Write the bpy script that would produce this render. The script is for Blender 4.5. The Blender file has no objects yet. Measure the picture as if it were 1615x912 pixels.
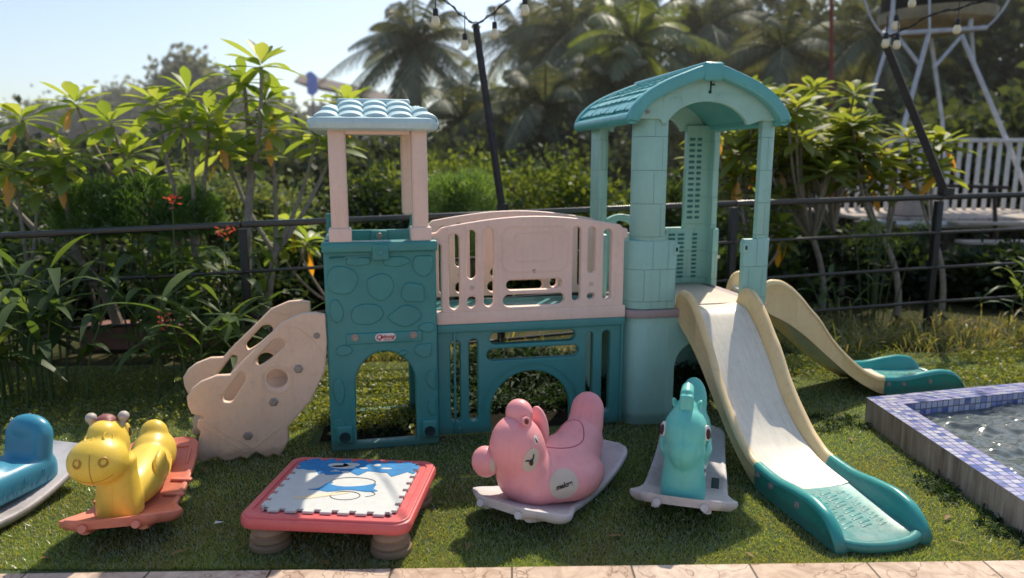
import bpy, bmesh, math, random
import numpy as np
from mathutils import Vector, Matrix, noise
random.seed(7); RNG = np.random.default_rng(7)
R = math.radians
scene = bpy.context.scene
col = scene.collection
DG = lambda: bpy.context.evaluated_depsgraph_get()

# ------------------------------------------------------------------ camera numbers
CAM_Z = 1.35; PITCH = R(9.7); FOC = 1150.0; FW, FH = 1615.0, 912.0
def at(px, py, Y=None, Z=None):
    """world point seen at photo pixel (px, py) at distance Y or at height Z"""
    u = (px-807.5)/FOC; v = (456-py)/FOC
    d = Vector((u, math.cos(PITCH)+v*math.sin(PITCH), -math.sin(PITCH)+v*math.cos(PITCH)))
    t = Y/d.y if Y is not None else (Z-CAM_Z)/d.z
    return Vector((0, 0, CAM_Z))+d*t

# ------------------------------------------------------------------ tagging
def tag(o, label=None, cat=None, group=None, kind=None):
    if label: o['label'] = label
    if cat: o['category'] = cat
    if group: o['group'] = group
    if kind: o['kind'] = kind
    return o
def empty(name, loc=(0,0,0), rz=0, label=None, cat=None, group=None, parent=None):
    o = bpy.data.objects.new(name, None); col.objects.link(o)
    o.location = loc; o.rotation_euler = (0,0,rz); o.empty_display_size = .1
    if parent: o.parent = parent
    return tag(o, label, cat, group)
def link_mesh(name, me, mat=None, parent=None, smooth=True, ang=38):
    o = bpy.data.objects.new(name, me); col.objects.link(o)
    if mat is not None:
        me.materials.clear()
        for m in (mat if isinstance(mat, (list, tuple)) else [mat]): me.materials.append(m)
    if smooth and len(me.polygons):
        me.polygons.foreach_set('use_smooth', [True]*len(me.polygons))
        if ang: me.set_sharp_from_angle(angle=R(ang))
    if parent: o.parent = parent
    return o

# ------------------------------------------------------------------ mesh builder
class MB:
    def __init__(s): s.v = []; s.f = []; s.mi = []; s.cur = 0
    def add(s, vs, fs, M=None):
        b = len(s.v)
        for p in vs:
            p = Vector(p)
            s.v.append(tuple(M @ p if M is not None else p))
        for f in fs: s.f.append(tuple(b+i for i in f)); s.mi.append(s.cur)
        return s
    def box(s, c, size, rot=None, bev=0.0):
        hx, hy, hz = size[0]/2, size[1]/2, size[2]/2
        M = Matrix.Translation(c) @ (rot.to_4x4() if rot is not None else Matrix.Identity(4))
        if bev <= 0:
            vs = [(x,y,z) for z in (-hz,hz) for y in (-hy,hy) for x in (-hx,hx)]
            return s.add(vs, [(0,2,3,1),(4,5,7,6),(0,1,5,4),(2,6,7,3),(0,4,6,2),(1,3,7,5)], M)
        bm = bmesh.new(); bmesh.ops.create_cube(bm, size=1)
        for v in bm.verts: v.co = Vector((v.co.x*2*hx, v.co.y*2*hy, v.co.z*2*hz))
        bmesh.ops.bevel(bm, geom=bm.edges[:], offset=min(bev, hx*.95, hy*.95, hz*.95), segments=3, profile=.5, affect='EDGES')
        bm.verts.index_update()
        s.add([v.co.copy() for v in bm.verts], [[v.index for v in f.verts] for f in bm.faces], M); bm.free()
        return s
    def loft(s, rings, cap=True, closed=False):
        n = len(rings[0]); b = len(s.v)
        for r in rings:
            for p in r: s.v.append(tuple(p))
        m = len(rings)
        for i in range(m if closed else m-1):
            for j in range(n):
                k = (j+1) % n; i2 = (i+1) % m
                s.f.append((b+i*n+j, b+i*n+k, b+i2*n+k, b+i2*n+j)); s.mi.append(s.cur)
        if cap and not closed:
            s.f.append(tuple(b+j for j in reversed(range(n)))); s.mi.append(s.cur)
            s.f.append(tuple(b+(m-1)*n+j for j in range(n))); s.mi.append(s.cur)
        return s
    def tube(s, pts, rad, seg=8, cap=True):
        pts = [Vector(p) for p in pts]; n = len(pts)
        rads = rad if isinstance(rad, (list, tuple)) else [rad]*n
        rings = []; prev = None
        for i, p in enumerate(pts):
            t = (pts[min(i+1, n-1)]-pts[max(i-1, 0)]).normalized()
            if prev is None:
                a = Vector((0,0,1)) if abs(t.z) < .9 else Vector((1,0,0))
                x = t.cross(a).normalized()
            else:
                x = (prev-t*prev.dot(t)).normalized()
            y = t.cross(x); prev = x
            rings.append([p+(x*math.cos(2*math.pi*k/seg)+y*math.sin(2*math.pi*k/seg))*rads[i] for k in range(seg)])
        return s.loft(rings, cap)
    def lathe(s, prof, c=(0,0,0), seg=24, M=None):
        rings = []
        for r, z in prof:
            ring = [Vector((r*math.cos(2*math.pi*k/seg), r*math.sin(2*math.pi*k/seg), z)) for k in range(seg)]
            if M is not None: ring = [M @ p for p in ring]
            rings.append([p+Vector(c) for p in ring])
        return s.loft(rings)
    def ell(s, c, r, rot=None, seg=24, rings=14, pw=1.0):
        vs = []; fs = []
        M = Matrix.Translation(c) @ (rot.to_4x4() if rot is not None else Matrix.Identity(4))
        R3 = []
        for i in range(1, rings):
            th = math.pi*i/rings
            R3.append([M @ Vector((r[0]*math.sin(th)*math.cos(2*math.pi*k/seg), r[1]*math.sin(th)*math.sin(2*math.pi*k/seg), -r[2]*math.cos(th))) for k in range(seg)])
        return s.loft(R3)
    def quad(s, a, b, c, d): return s.add([a,b,c,d], [(0,1,2,3)])
    def build(s, name, mat, parent=None, smooth=True, ang=38):
        me = bpy.data.meshes.new(name); me.from_pydata(s.v, [], s.f)
        if isinstance(mat, (list, tuple)): pass
        o = link_mesh(name, me, mat, parent, smooth, ang)
        if any(s.mi): me.polygons.foreach_set('material_index', s.mi)
        me.update()
        return o
    def fused(s, name, mat, parent=None, voxel=.008, iters=6):
        """union of the pieces as one rounded, blow-moulded skin"""
        me = bpy.data.meshes.new(name); me.from_pydata(s.v, [], s.f); me.update()
        o = bpy.data.objects.new(name+'_tmp', me); col.objects.link(o)
        m = o.modifiers.new('r', 'REMESH'); m.mode = 'VOXEL'; m.voxel_size = voxel
        m = o.modifiers.new('s', 'SMOOTH'); m.factor = .5; m.iterations = iters
        bpy.context.view_layer.update()
        new = bpy.data.meshes.new_from_object(o.evaluated_get(DG()))
        bpy.data.objects.remove(o)
        return link_mesh(name, new, mat, parent, True, None)

def np_mesh(name, verts, faces_flat, nper, mat, parent=None, smooth=False):
    me = bpy.data.meshes.new(name)
    nv = len(verts); nf = len(faces_flat)//nper
    me.vertices.add(nv); me.vertices.foreach_set('co', np.asarray(verts, dtype=np.float32).ravel())
    me.loops.add(nf*nper); me.loops.foreach_set('vertex_index', np.asarray(faces_flat, dtype=np.int32))
    me.polygons.add(nf)
    me.polygons.foreach_set('loop_start', np.arange(0, nf*nper, nper, dtype=np.int32))
    me.polygons.foreach_set('loop_total', np.full(nf, nper, dtype=np.int32))
    if smooth: me.polygons.foreach_set('use_smooth', np.ones(nf, dtype=bool))
    me.update(calc_edges=True); me.validate()
    o = bpy.data.objects.new(name, me); col.objects.link(o); me.materials.append(mat)
    if parent: o.parent = parent
    return o

def norm(a): return a/np.maximum(np.linalg.norm(a, axis=-1, keepdims=True), 1e-9)
def leaf_quads(C, D, L, W, rng=RNG):
    """small diamond leaves; C centres, D axis directions, L, W arrays -> verts, faces"""
    n = len(C); D = norm(D); A = rng.normal(size=(n,3)); S = norm(np.cross(D, A))
    N = np.cross(D, S)
    L = np.broadcast_to(L, (n,))[:,None]; W = np.broadcast_to(W, (n,))[:,None]
    v = np.empty((n,4,3)); v[:,0] = C-D*L*.5; v[:,1] = C+S*W*.5+N*W*.12; v[:,2] = C+D*L*.5; v[:,3] = C-S*W*.5+N*W*.12
    return v.reshape(-1,3), np.arange(n*4)
def big_leaves(B, D, U, L, W, droop, ns=6, fold=.25, prof=None):
    """long leaves with a folded midrib; B base, D dir, U up hint. Returns verts, faces(quads)."""
    n = len(B); B = np.asarray(B, float); D = norm(np.asarray(D, float)); U = np.asarray(U, float)
    S = norm(np.cross(D, U)); N = norm(np.cross(S, D))
    L = np.broadcast_to(L, (n,)); W = np.broadcast_to(W, (n,)); droop = np.broadcast_to(droop, (n,))
    t = np.linspace(0, 1, ns+1)
    if prof is None: prof = np.interp(t, [0,.12,.35,.62,.85,1], [.1,.3,.75,1,.62,.03])
    V = np.empty((n, ns+1, 3, 3))
    for k in range(ns+1):
        ctr = B + D*(L*t[k])[:,None] + np.array([0,0,-1])*(droop*L*t[k]**2)[:,None]
        w = (W*.5*prof[k])[:,None]
        V[:,k,0] = ctr - S*w + N*w*fold; V[:,k,1] = ctr; V[:,k,2] = ctr + S*w + N*w*fold
    base = (np.arange(n)*(ns+1)*3)[:,None,None]
    k = np.arange(ns)[None,:,None]*3
    q = np.array([[0,1,4,3],[1,2,5,4]]).reshape(1,1,8)
    F = (base+k+q).ravel()
    return V.reshape(-1,3), F

# ------------------------------------------------------------------ plates cut from curves
def arc(cx, cy, r, a0, a1, n=10, ry=None):
    ry = r if ry is None else ry
    return [(cx+r*math.cos(R(a0+(a1-a0)*i/n)), cy+ry*math.sin(R(a0+(a1-a0)*i/n))) for i in range(n+1)]
def rrect(x0, y0, x1, y1, r, n=6):
    r = min(r, (x1-x0)/2*.999, (y1-y0)/2*.999)
    return arc(x1-r,y0+r,r,-90,0,n)+arc(x1-r,y1-r,r,0,90,n)+arc(x0+r,y1-r,r,90,180,n)+arc(x0+r,y0+r,r,180,270,n)
def slot(x0, y0, x1, y1): return rrect(x0, y0, x1, y1, 9)
def circ(cx, cy, r, n=24): return arc(cx, cy, r, 0, 360-360/n, n-1)
def rounded(pts, r, n=5):
    out = []; m = len(pts)
    for i in range(m):
        p = Vector(pts[i]); a = Vector(pts[i-1]); b = Vector(pts[(i+1) % m])
        ri = r[i] if isinstance(r, (list, tuple)) else r
        da = (a-p); db = (b-p); k = min(ri, da.length*.45, db.length*.45)
        if k < 1e-5: out.append(tuple(p)); continue
        p0 = p+da.normalized()*k; p1 = p+db.normalized()*k
        for j in range(n+1):
            t = j/n; out.append(tuple(p0*(1-t)**2+p*2*t*(1-t)+p1*t*t))
    return out
def smooth_closed(pts, n=6):
    out = []; m = len(pts)
    for i in range(m):
        p0, p1, p2, p3 = [Vector(pts[(i+k) % m]) for k in (-1,0,1,2)]
        for j in range(n):
            t = j/n
            out.append(tuple(.5*((2*p1)+(-p0+p2)*t+(2*p0-5*p1+4*p2-p3)*t*t+(-p0+3*p1-3*p2+p3)*t**3)))
    return out
def plate_mesh(outer, holes, thick, o, ux, uy, bev=.006):
    cu = bpy.data.curves.new('tmp', 'CURVE'); cu.dimensions = '2D'; cu.fill_mode = 'BOTH'
    cu.extrude = max(thick/2-bev, 1e-4); cu.bevel_depth = bev; cu.bevel_resolution = 1; cu.offset = -bev
    for loop in [outer]+list(holes):
        sp = cu.splines.new('POLY'); sp.points.add(len(loop)-1); sp.use_cyclic_u = True
        for p, q in zip(sp.points, loop): p.co = (q[0], q[1], 0, 1)
    ob = bpy.data.objects.new('tmp', cu); col.objects.link(ob); bpy.context.view_layer.update()
    me = bpy.data.meshes.new_from_object(ob.evaluated_get(DG())); bpy.data.objects.remove(ob); bpy.data.curves.remove(cu)
    ux = Vector(ux).normalized(); uy = Vector(uy).normalized(); w = ux.cross(uy)
    M = Matrix(((ux.x,uy.x,w.x,o[0]),(ux.y,uy.y,w.y,o[1]),(ux.z,uy.z,w.z,o[2]),(0,0,0,1)))
    me.transform(M)
    return me
def plate(name, outer, holes, thick, mat, parent, o=(0,0,0), ux=(1,0,0), uy=(0,0,1), bev=.006):
    me = plate_mesh(outer, holes, thick, o, ux, uy, bev)
    me.name = name
    return link_mesh(name, me, mat, parent, True, 40)
def join_meshes(name, meshes, mat, parent, ang=40):
    bm = bmesh.new()
    for me in meshes: bm.from_mesh(me)
    out = bpy.data.meshes.new(name); bm.to_mesh(out); bm.free()
    return link_mesh(name, out, mat, parent, True, ang)
def text_mesh(s, size, depth=.001, shear=0.0, bold=0.0):
    cu = bpy.data.curves.new('tmp', 'FONT'); cu.body = s; cu.size = size; cu.extrude = depth; cu.align_x = 'CENTER'; cu.align_y = 'CENTER'
    cu.shear = shear; cu.offset = bold
    ob = bpy.data.objects.new('tmp', cu); col.objects.link(ob); bpy.context.view_layer.update()
    me = bpy.data.meshes.new_from_object(ob.evaluated_get(DG())); bpy.data.objects.remove(ob); bpy.data.curves.remove(cu)
    return me

# ------------------------------------------------------------------ materials
def lin(c): return tuple(((x/255)/12.92 if x/255 <= .04045 else ((x/255+.055)/1.055)**2.4) for x in c)
def bulge(x):
    t = min(1, abs(x-1.86)/.42); return .022*math.sin(math.pi*t**1.5)
def newmat(name):
    m = bpy.data.materials.new(name); m.use_nodes = True; nt = m.node_tree; nt.nodes.clear()
    out = nt.nodes.new('ShaderNodeOutputMaterial')
    return m, nt, nt.nodes, nt.links, out
def nd(nt, t, **kw):
    n = nt.nodes.new(t)
    for k, v in kw.items():
        if k in n.inputs: n.inputs[k].default_value = v
        else: setattr(n, k, v)
    return n
def ramp(nt, fac, stops):
    n = nt.nodes.new('ShaderNodeValToRGB'); e = n.color_ramp.elements
    while len(e) > 1: e.remove(e[-1])
    e[0].position = stops[0][0]; e[0].color = (*stops[0][1], 1)
    for p, c in stops[1:]:
        x = e.new(p); x.color = (*c, 1)
    nt.links.new(fac, n.inputs[0]); return n
def mapping(nt, scale=(1,1,1), rot=(0,0,0), src='Object'):
    tc = nt.nodes.new('ShaderNodeTexCoord'); mp = nt.nodes.new('ShaderNodeMapping')
    mp.inputs['Scale'].default_value = scale; mp.inputs['Rotation'].default_value = rot
    nt.links.new(tc.outputs[src], mp.inputs[0]); return mp.outputs[0]
def plastic(name, c, rough=.38, var=.14, dirt=.25, dirtcol=(.16,.13,.09), bump=.12, kind=None, sss=0, scale=1.0):
    """moulded plastic: faded patches, dust, scuffs, faint orange-peel bump; kind adds moulded stones or bricks"""
    m, nt, N, L, out = newmat(name)
    b = nd(nt, 'ShaderNodeBsdfPrincipled'); L.new(b.outputs[0], out.inputs[0])
    co = mapping(nt)
    n1 = nd(nt, 'ShaderNodeTexNoise', Scale=4.5*scale, Detail=6.0, Roughness=.6); L.new(co, n1.inputs['Vector'])
    r1 = ramp(nt, n1.outputs[0], [(.3, tuple(x*(1-var) for x in c)), (.7, tuple(min(1, x*(1+var)) for x in c))])
    n2 = nd(nt, 'ShaderNodeTexNoise', Scale=38.0*scale, Detail=8.0, Roughness=.75); L.new(co, n2.inputs['Vector'])
    r2 = ramp(nt, n2.outputs[0], [(.52, (0,0,0)), (.74, (dirt,)*3)])
    mx = nd(nt, 'ShaderNodeMix', data_type='RGBA'); L.new(r2.outputs[0], mx.inputs[0]); L.new(r1.outputs[0], mx.inputs[6]); mx.inputs[7].default_value = (*dirtcol, 1)
    colout = mx.outputs[2]
    # fine bright dust specks
    v = nd(nt, 'ShaderNodeTexVoronoi', Scale=95.0*scale); L.new(co, v.inputs['Vector'])
    rv = ramp(nt, v.outputs['Distance'], [(.0, (1,1,1)), (.09, (0,0,0))])
    n3 = nd(nt, 'ShaderNodeTexNoise', Scale=7.0, Detail=2.0); L.new(co, n3.inputs['Vector'])
    rn3 = ramp(nt, n3.outputs[0], [(.5,(0,0,0)),(.7,(.5,.5,.5))])
    mul = nd(nt, 'ShaderNodeMath', operation='MULTIPLY'); L.new(rv.outputs[0], mul.inputs[0]); L.new(rn3.outputs[0], mul.inputs[1])
    mx2 = nd(nt, 'ShaderNodeMix', data_type='RGBA'); L.new(mul.outputs[0], mx2.inputs[0]); L.new(colout, mx2.inputs[6]); mx2.inputs[7].default_value = (.55,.52,.45,1)
    colout = mx2.outputs[2]
    # large sun-faded areas, and grime creeping up from the ground
    n4 = nd(nt, 'ShaderNodeTexNoise', Scale=1.3*scale, Detail=3.0, Distortion=.8); L.new(co, n4.inputs['Vector'])
    r4 = ramp(nt, n4.outputs[0], [(.42,(0,0,0)),(.72,(.26,.26,.26))])
    g_ = sum(c)/3; mx5 = nd(nt, 'ShaderNodeMix', data_type='RGBA'); L.new(r4.outputs[0], mx5.inputs[0]); L.new(colout, mx5.inputs[6]); mx5.inputs[7].default_value = tuple(min(.85, x*.7+g_*.45+.04) for x in c)+(1,)
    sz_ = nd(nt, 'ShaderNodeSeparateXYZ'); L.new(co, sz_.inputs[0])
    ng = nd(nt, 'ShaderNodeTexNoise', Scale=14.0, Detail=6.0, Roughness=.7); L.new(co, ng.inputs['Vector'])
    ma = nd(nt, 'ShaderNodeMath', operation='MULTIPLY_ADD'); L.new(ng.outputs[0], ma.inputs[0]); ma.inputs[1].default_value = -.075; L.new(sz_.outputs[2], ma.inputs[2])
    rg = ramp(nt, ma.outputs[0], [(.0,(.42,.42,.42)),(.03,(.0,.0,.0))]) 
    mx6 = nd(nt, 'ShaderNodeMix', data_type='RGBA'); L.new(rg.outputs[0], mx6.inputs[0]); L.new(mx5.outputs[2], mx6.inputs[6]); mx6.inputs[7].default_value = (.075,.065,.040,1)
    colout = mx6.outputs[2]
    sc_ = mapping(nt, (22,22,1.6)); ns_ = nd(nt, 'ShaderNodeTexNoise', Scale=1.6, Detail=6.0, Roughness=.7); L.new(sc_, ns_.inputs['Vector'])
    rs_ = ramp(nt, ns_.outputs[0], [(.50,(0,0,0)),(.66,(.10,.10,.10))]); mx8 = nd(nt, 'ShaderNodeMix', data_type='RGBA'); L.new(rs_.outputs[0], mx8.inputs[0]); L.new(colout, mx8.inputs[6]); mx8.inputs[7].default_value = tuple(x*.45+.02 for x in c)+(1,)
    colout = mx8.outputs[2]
    if kind == 'rub':
        rc = mapping(nt, (60,3,3)); nr = nd(nt, 'ShaderNodeTexNoise', Scale=2.0, Detail=7.0, Roughness=.75, Distortion=.3); L.new(rc, nr.inputs['Vector'])
        rr0 = ramp(nt, nr.outputs[0], [(.48,(0,0,0)),(.60,(.24,.24,.24)),(.70,(.08,.08,.08))]); mx7 = nd(nt, 'ShaderNodeMix', data_type='RGBA'); L.new(rr0.outputs[0], mx7.inputs[0]); L.new(colout, mx7.inputs[6]); mx7.inputs[7].default_value = tuple(x*.55 for x in c)+(1,)
        colout = mx7.outputs[2]
    bp = nd(nt, 'ShaderNodeBump', Strength=bump, Distance=.002)
    nb = nd(nt, 'ShaderNodeTexNoise', Scale=160.0, Detail=3.0); L.new(co, nb.inputs['Vector']); L.new(nb.outputs[0], bp.inputs['Height'])
    nrm = bp.outputs[0]
    if kind in ('stone', 'brick'):
        if kind == 'stone':
            nz = nd(nt, 'ShaderNodeTexNoise', Scale=9.0, Detail=1.0); L.new(co, nz.inputs['Vector'])
            vm = nd(nt, 'ShaderNodeVectorMath', operation='SCALE'); L.new(nz.outputs['Color'], vm.inputs[0]); vm.inputs['Scale'].default_value = .11
            va = nd(nt, 'ShaderNodeVectorMath', operation='ADD'); L.new(co, va.inputs[0]); L.new(vm.outputs[0], va.inputs[1])
            vo = nd(nt, 'ShaderNodeTexVoronoi', feature='DISTANCE_TO_EDGE', Scale=6.2); L.new(va.outputs[0], vo.inputs['Vector'])
            h = ramp(nt, vo.outputs['Distance'], [(.0,(1,1,1)),(.035,(1,1,1)),(.055,(0,0,0)),(.068,(0,0,0)),(.10,(1,1,1)),(1,(1,1,1))])
            hm = nd(nt, 'ShaderNodeTexNoise', Scale=3.1, Detail=0.0); L.new(co, hm.inputs['Vector'])
            hmr = ramp(nt, hm.outputs[0], [(.47,(0,0,0)),(.56,(1,1,1))])
            # stones only here and there: blend to flat
            inv = nd(nt, 'ShaderNodeMix', data_type='RGBA'); L.new(hmr.outputs[0], inv.inputs[0]); inv.inputs[6].default_value = (1,1,1,1); L.new(h.outputs[0], inv.inputs[7])
            hh = inv.outputs[2]; dist = .006
        else:
            # bricks wrap by height and by (x+y)
            sx = nd(nt, 'ShaderNodeSeparateXYZ'); L.new(co, sx.inputs[0])
            ad = nd(nt, 'ShaderNodeMath', operation='ADD'); L.new(sx.outputs[0], ad.inputs[0]); L.new(sx.outputs[1], ad.inputs[1])
            cx = nd(nt, 'ShaderNodeCombineXYZ'); L.new(ad.outputs[0], cx.inputs[0]); L.new(sx.outputs[2], cx.inputs[1])
            bk = nd(nt, 'ShaderNodeTexBrick', offset=.5); bk.inputs['Scale'].default_value = 1.0
            bk.inputs['Brick Width'].default_value = .082; bk.inputs['Row Height'].default_value = .165; bk.inputs['Mortar Size'].default_value = .0013
            bk.inputs['Mortar Smooth'].default_value = .3
            L.new(cx.outputs[0], bk.inputs['Vector'])
            h = ramp(nt, bk.outputs['Fac'], [(0,(1,1,1)),(1,(0,0,0))]); hh = h.outputs[0]; dist = .004
        bp2 = nd(nt, 'ShaderNodeBump', Strength=1.0, Distance=dist); L.new(hh, bp2.inputs['Height']); L.new(nrm, bp2.inputs['Normal']); nrm = bp2.outputs[0]
        mx3 = nd(nt, 'ShaderNodeMix', data_type='RGBA', blend_type='MULTIPLY'); mx3.inputs[0].default_value = .30
        L.new(colout, mx3.inputs[6]); L.new(hh, mx3.inputs[7]); colout = mx3.outputs[2]
        if kind == 'stone': mx3.inputs[0].default_value = .22
    L.new(colout, b.inputs['Base Color']); L.new(nrm, b.inputs['Normal'])
    rr = ramp(nt, n2.outputs[0], [(.35,(rough*.85,)*3),(.7,(min(1,rough*1.45),)*3)]); L.new(rr.outputs[0], b.inputs['Roughness'])
    if sss:
        b.inputs['Subsurface Weight'].default_value = sss; b.inputs['Subsurface Radius'].default_value = (.02,.012,.01); b.inputs['Subsurface Scale'].default_value = .5
    return m
def simple(name, c, rough=.6, metal=0, var=.2, scale=12, bump=.2, spec=.5):
    m, nt, N, L, out = newmat(name)
    b = nd(nt, 'ShaderNodeBsdfPrincipled', Roughness=rough, Metallic=metal); L.new(b.outputs[0], out.inputs[0])
    b.inputs['Specular IOR Level'].default_value = spec
    co = mapping(nt)
    n1 = nd(nt, 'ShaderNodeTexNoise', Scale=float(scale), Detail=6.0, Roughness=.65); L.new(co, n1.inputs['Vector'])
    r1 = ramp(nt, n1.outputs[0], [(.3, tuple(x*(1-var) for x in c)), (.7, tuple(min(1, x*(1+var)) for x in c))])
    L.new(r1.outputs[0], b.inputs['Base Color'])
    bp = nd(nt, 'ShaderNodeBump', Strength=bump, Distance=.01); L.new(n1.outputs[0], bp.inputs['Height']); L.new(bp.outputs[0], b.inputs['Normal'])
    return m
def leafmat(name, cols, trans=.45, rough=.45, gloss=.06, patch=None):
    """leaves: a colour per leaf, light passing through, faint sheen"""
    m, nt, N, L, out = newmat(name)
    g = nd(nt, 'ShaderNodeNewGeometry')
    k = len(cols); r = ramp(nt, g.outputs['Random Per Island'], [(i/max(1,k-1), c) for i, c in enumerate(cols)])
    c = r.outputs[0]
    if patch:      # worn and yellowed areas
        pn = nd(nt,'ShaderNodeTexNoise',Scale=2.4,Detail=5.0,Roughness=.65,Distortion=.6); L.new(mapping(nt), pn.inputs['Vector']); pr = ramp(nt, pn.outputs[0], [(.40,(0,0,0)),(.68,(.75,.75,.75))])
        pm = nd(nt,'ShaderNodeMix',data_type='RGBA'); L.new(pr.outputs[0], pm.inputs[0]); L.new(c, pm.inputs[6]); pm.inputs[7].default_value = (*patch,1); c = pm.outputs[2]
    df = nd(nt, 'ShaderNodeBsdfDiffuse'); L.new(c, df.inputs[0])
    hs = nd(nt, 'ShaderNodeMix', data_type='RGBA', blend_type='MULTIPLY'); hs.inputs[0].default_value = 1; L.new(c, hs.inputs[6]); hs.inputs[7].default_value = (2.1,1.75,.8,1)
    tr = nd(nt, 'ShaderNodeBsdfTranslucent'); L.new(hs.outputs[2], tr.inputs[0])
    m1 = nd(nt, 'ShaderNodeMixShader'); m1.inputs[0].default_value = trans; L.new(df.outputs[0], m1.inputs[1]); L.new(tr.outputs[0], m1.inputs[2])
    gl = nd(nt, 'ShaderNodeBsdfGlossy', Roughness=rough); gl.inputs[0].default_value = (1,1,1,1)
    m2 = nd(nt, 'ShaderNodeMixShader'); m2.inputs[0].default_value = gloss; L.new(m1.outputs[0], m2.inputs[1]); L.new(gl.outputs[0], m2.inputs[2])
    last = m2.outputs[0]
    L.new(last, out.inputs[0]); return m

M = {}
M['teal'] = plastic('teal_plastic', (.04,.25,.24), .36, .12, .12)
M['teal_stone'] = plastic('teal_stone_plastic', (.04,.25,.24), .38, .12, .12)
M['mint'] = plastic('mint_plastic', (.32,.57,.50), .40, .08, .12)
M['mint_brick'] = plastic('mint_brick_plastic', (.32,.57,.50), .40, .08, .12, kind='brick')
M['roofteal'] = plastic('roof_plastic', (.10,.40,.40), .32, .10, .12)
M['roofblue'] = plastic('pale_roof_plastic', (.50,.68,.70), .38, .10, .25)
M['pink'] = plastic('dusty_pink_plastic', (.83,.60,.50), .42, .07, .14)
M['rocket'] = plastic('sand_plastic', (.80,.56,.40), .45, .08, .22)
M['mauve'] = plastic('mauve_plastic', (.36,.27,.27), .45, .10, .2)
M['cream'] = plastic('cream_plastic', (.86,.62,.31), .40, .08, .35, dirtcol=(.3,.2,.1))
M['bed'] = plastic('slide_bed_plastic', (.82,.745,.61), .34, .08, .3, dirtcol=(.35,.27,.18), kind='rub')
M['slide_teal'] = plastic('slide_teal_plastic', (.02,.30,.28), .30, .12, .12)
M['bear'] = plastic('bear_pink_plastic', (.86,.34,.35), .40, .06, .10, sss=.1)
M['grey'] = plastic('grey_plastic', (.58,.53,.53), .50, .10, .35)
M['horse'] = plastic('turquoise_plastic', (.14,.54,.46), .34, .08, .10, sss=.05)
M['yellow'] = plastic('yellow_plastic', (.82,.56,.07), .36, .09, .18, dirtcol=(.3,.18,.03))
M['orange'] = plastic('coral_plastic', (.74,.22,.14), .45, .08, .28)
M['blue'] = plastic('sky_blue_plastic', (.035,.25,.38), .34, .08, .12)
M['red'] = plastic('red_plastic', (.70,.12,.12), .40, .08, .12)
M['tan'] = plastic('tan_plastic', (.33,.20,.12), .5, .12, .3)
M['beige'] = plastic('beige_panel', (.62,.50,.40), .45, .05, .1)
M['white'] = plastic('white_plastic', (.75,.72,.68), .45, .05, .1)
def absorb(o, par):
    """fold a moulded detail into its part's own mesh"""
    n = len(par.data.materials); k = par.data.materials.find(o.data.materials[0].name)
    if k < 0: par.data.materials.append(o.data.materials[0]); k = n
    bm = bmesh.new(); bm.from_mesh(par.data); nf = len(bm.faces); bm.from_mesh(o.data); bm.faces.ensure_lookup_table()
    for f in bm.faces[nf:]: f.material_index = k
    bm.to_mesh(par.data); bm.free(); me = o.data; bpy.data.objects.remove(o); bpy.data.meshes.remove(me)
M['black'] = simple('black_paint', (.012,.011,.012), .4)
M['rail'] = simple('rail_paint', (.014,.013,.014), .28, bump=.05, spec=.8)
M['metal'] = simple('bolt_metal', (.34,.30,.27), .4, .35)
M['hole_shade'] = simple('painted_hole_shade', (.012,.04,.04), .8)  # near-black colour that paints the shade inside holes
M['gap'] = simple('shaded_gap_blue', (.12,.24,.27), .7)  # darker blue painted as the shade inside the roof tile mouths
M['dimple'] = simple('moulded_shadow_teal', (.03,.16,.15), .7)  # darker teal painted as the shade in slots and the mouth
# ================================================================== PLAYSET (one thing; local x along its front, y to the back)
PS_RZ = R(12.0)
play = empty('playset', (-.857, 3.285, 0), PS_RZ, 'teal and mint plastic play castle with two towers, pink bridge and two cream slides', 'playset')

def boltpart(name, c, r, axis, mat, parent, depth=.008):
    """round bolt head with a washer and a hex recess; axis = outward normal"""
    q = Vector((0,0,1)).rotation_difference(Vector(axis)).to_matrix().to_4x4()
    m = MB(); m.lathe([(0.0001,-.004),(r,-.004),(r,depth*.5),(r*.93,depth*.8),(r*.72,depth*.85),(r*.70,depth*.45),(r*.5,depth*.45),(r*.45,depth),(0.0001,depth)], c, 20, q)
    return m.build(name, mat, parent)

# ---- small stone tower
Wt, Dt, Ht = .512, .53, 1.0
door = [(.12,.035),(.405,.035)]+[(.405,.30)]+arc(.2625,.315,.1425,8,172,16,ry=.165)+[(.12,.30)]
front = rounded([(0,0),(Wt,0),(Wt,Ht),(0,Ht)], .012)
sw = plate('tower_wall', front, [rounded(door[:2],0)[:0] or door], .06, M['teal_stone'], play, (0,.03,0), bev=.009)
sw['label'] = 'stone patterned front wall with arched doorway'
def to_plane(px, py, ly=.0):
    """photo pixel -> local (x, z) on the playset plane y = ly"""
    u = (px-807.5)/FOC; v = (456-py)/FOC
    d = Vector((u, math.cos(PITCH)+v*math.sin(PITCH), -math.sin(PITCH)+v*math.cos(PITCH)))
    n = Vector((-math.sin(PS_RZ), math.cos(PS_RZ), 0)); ax = Vector((math.cos(PS_RZ), math.sin(PS_RZ), 0))
    o = Vector((-.857,3.285,0)); c = Vector((0,0,CAM_Z))
    t = (o+n*ly-c).dot(n)/d.dot(n); p = c+d*t-o
    return (p.dot(ax), p.z)
rs = random.Random(12); ms = []
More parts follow.
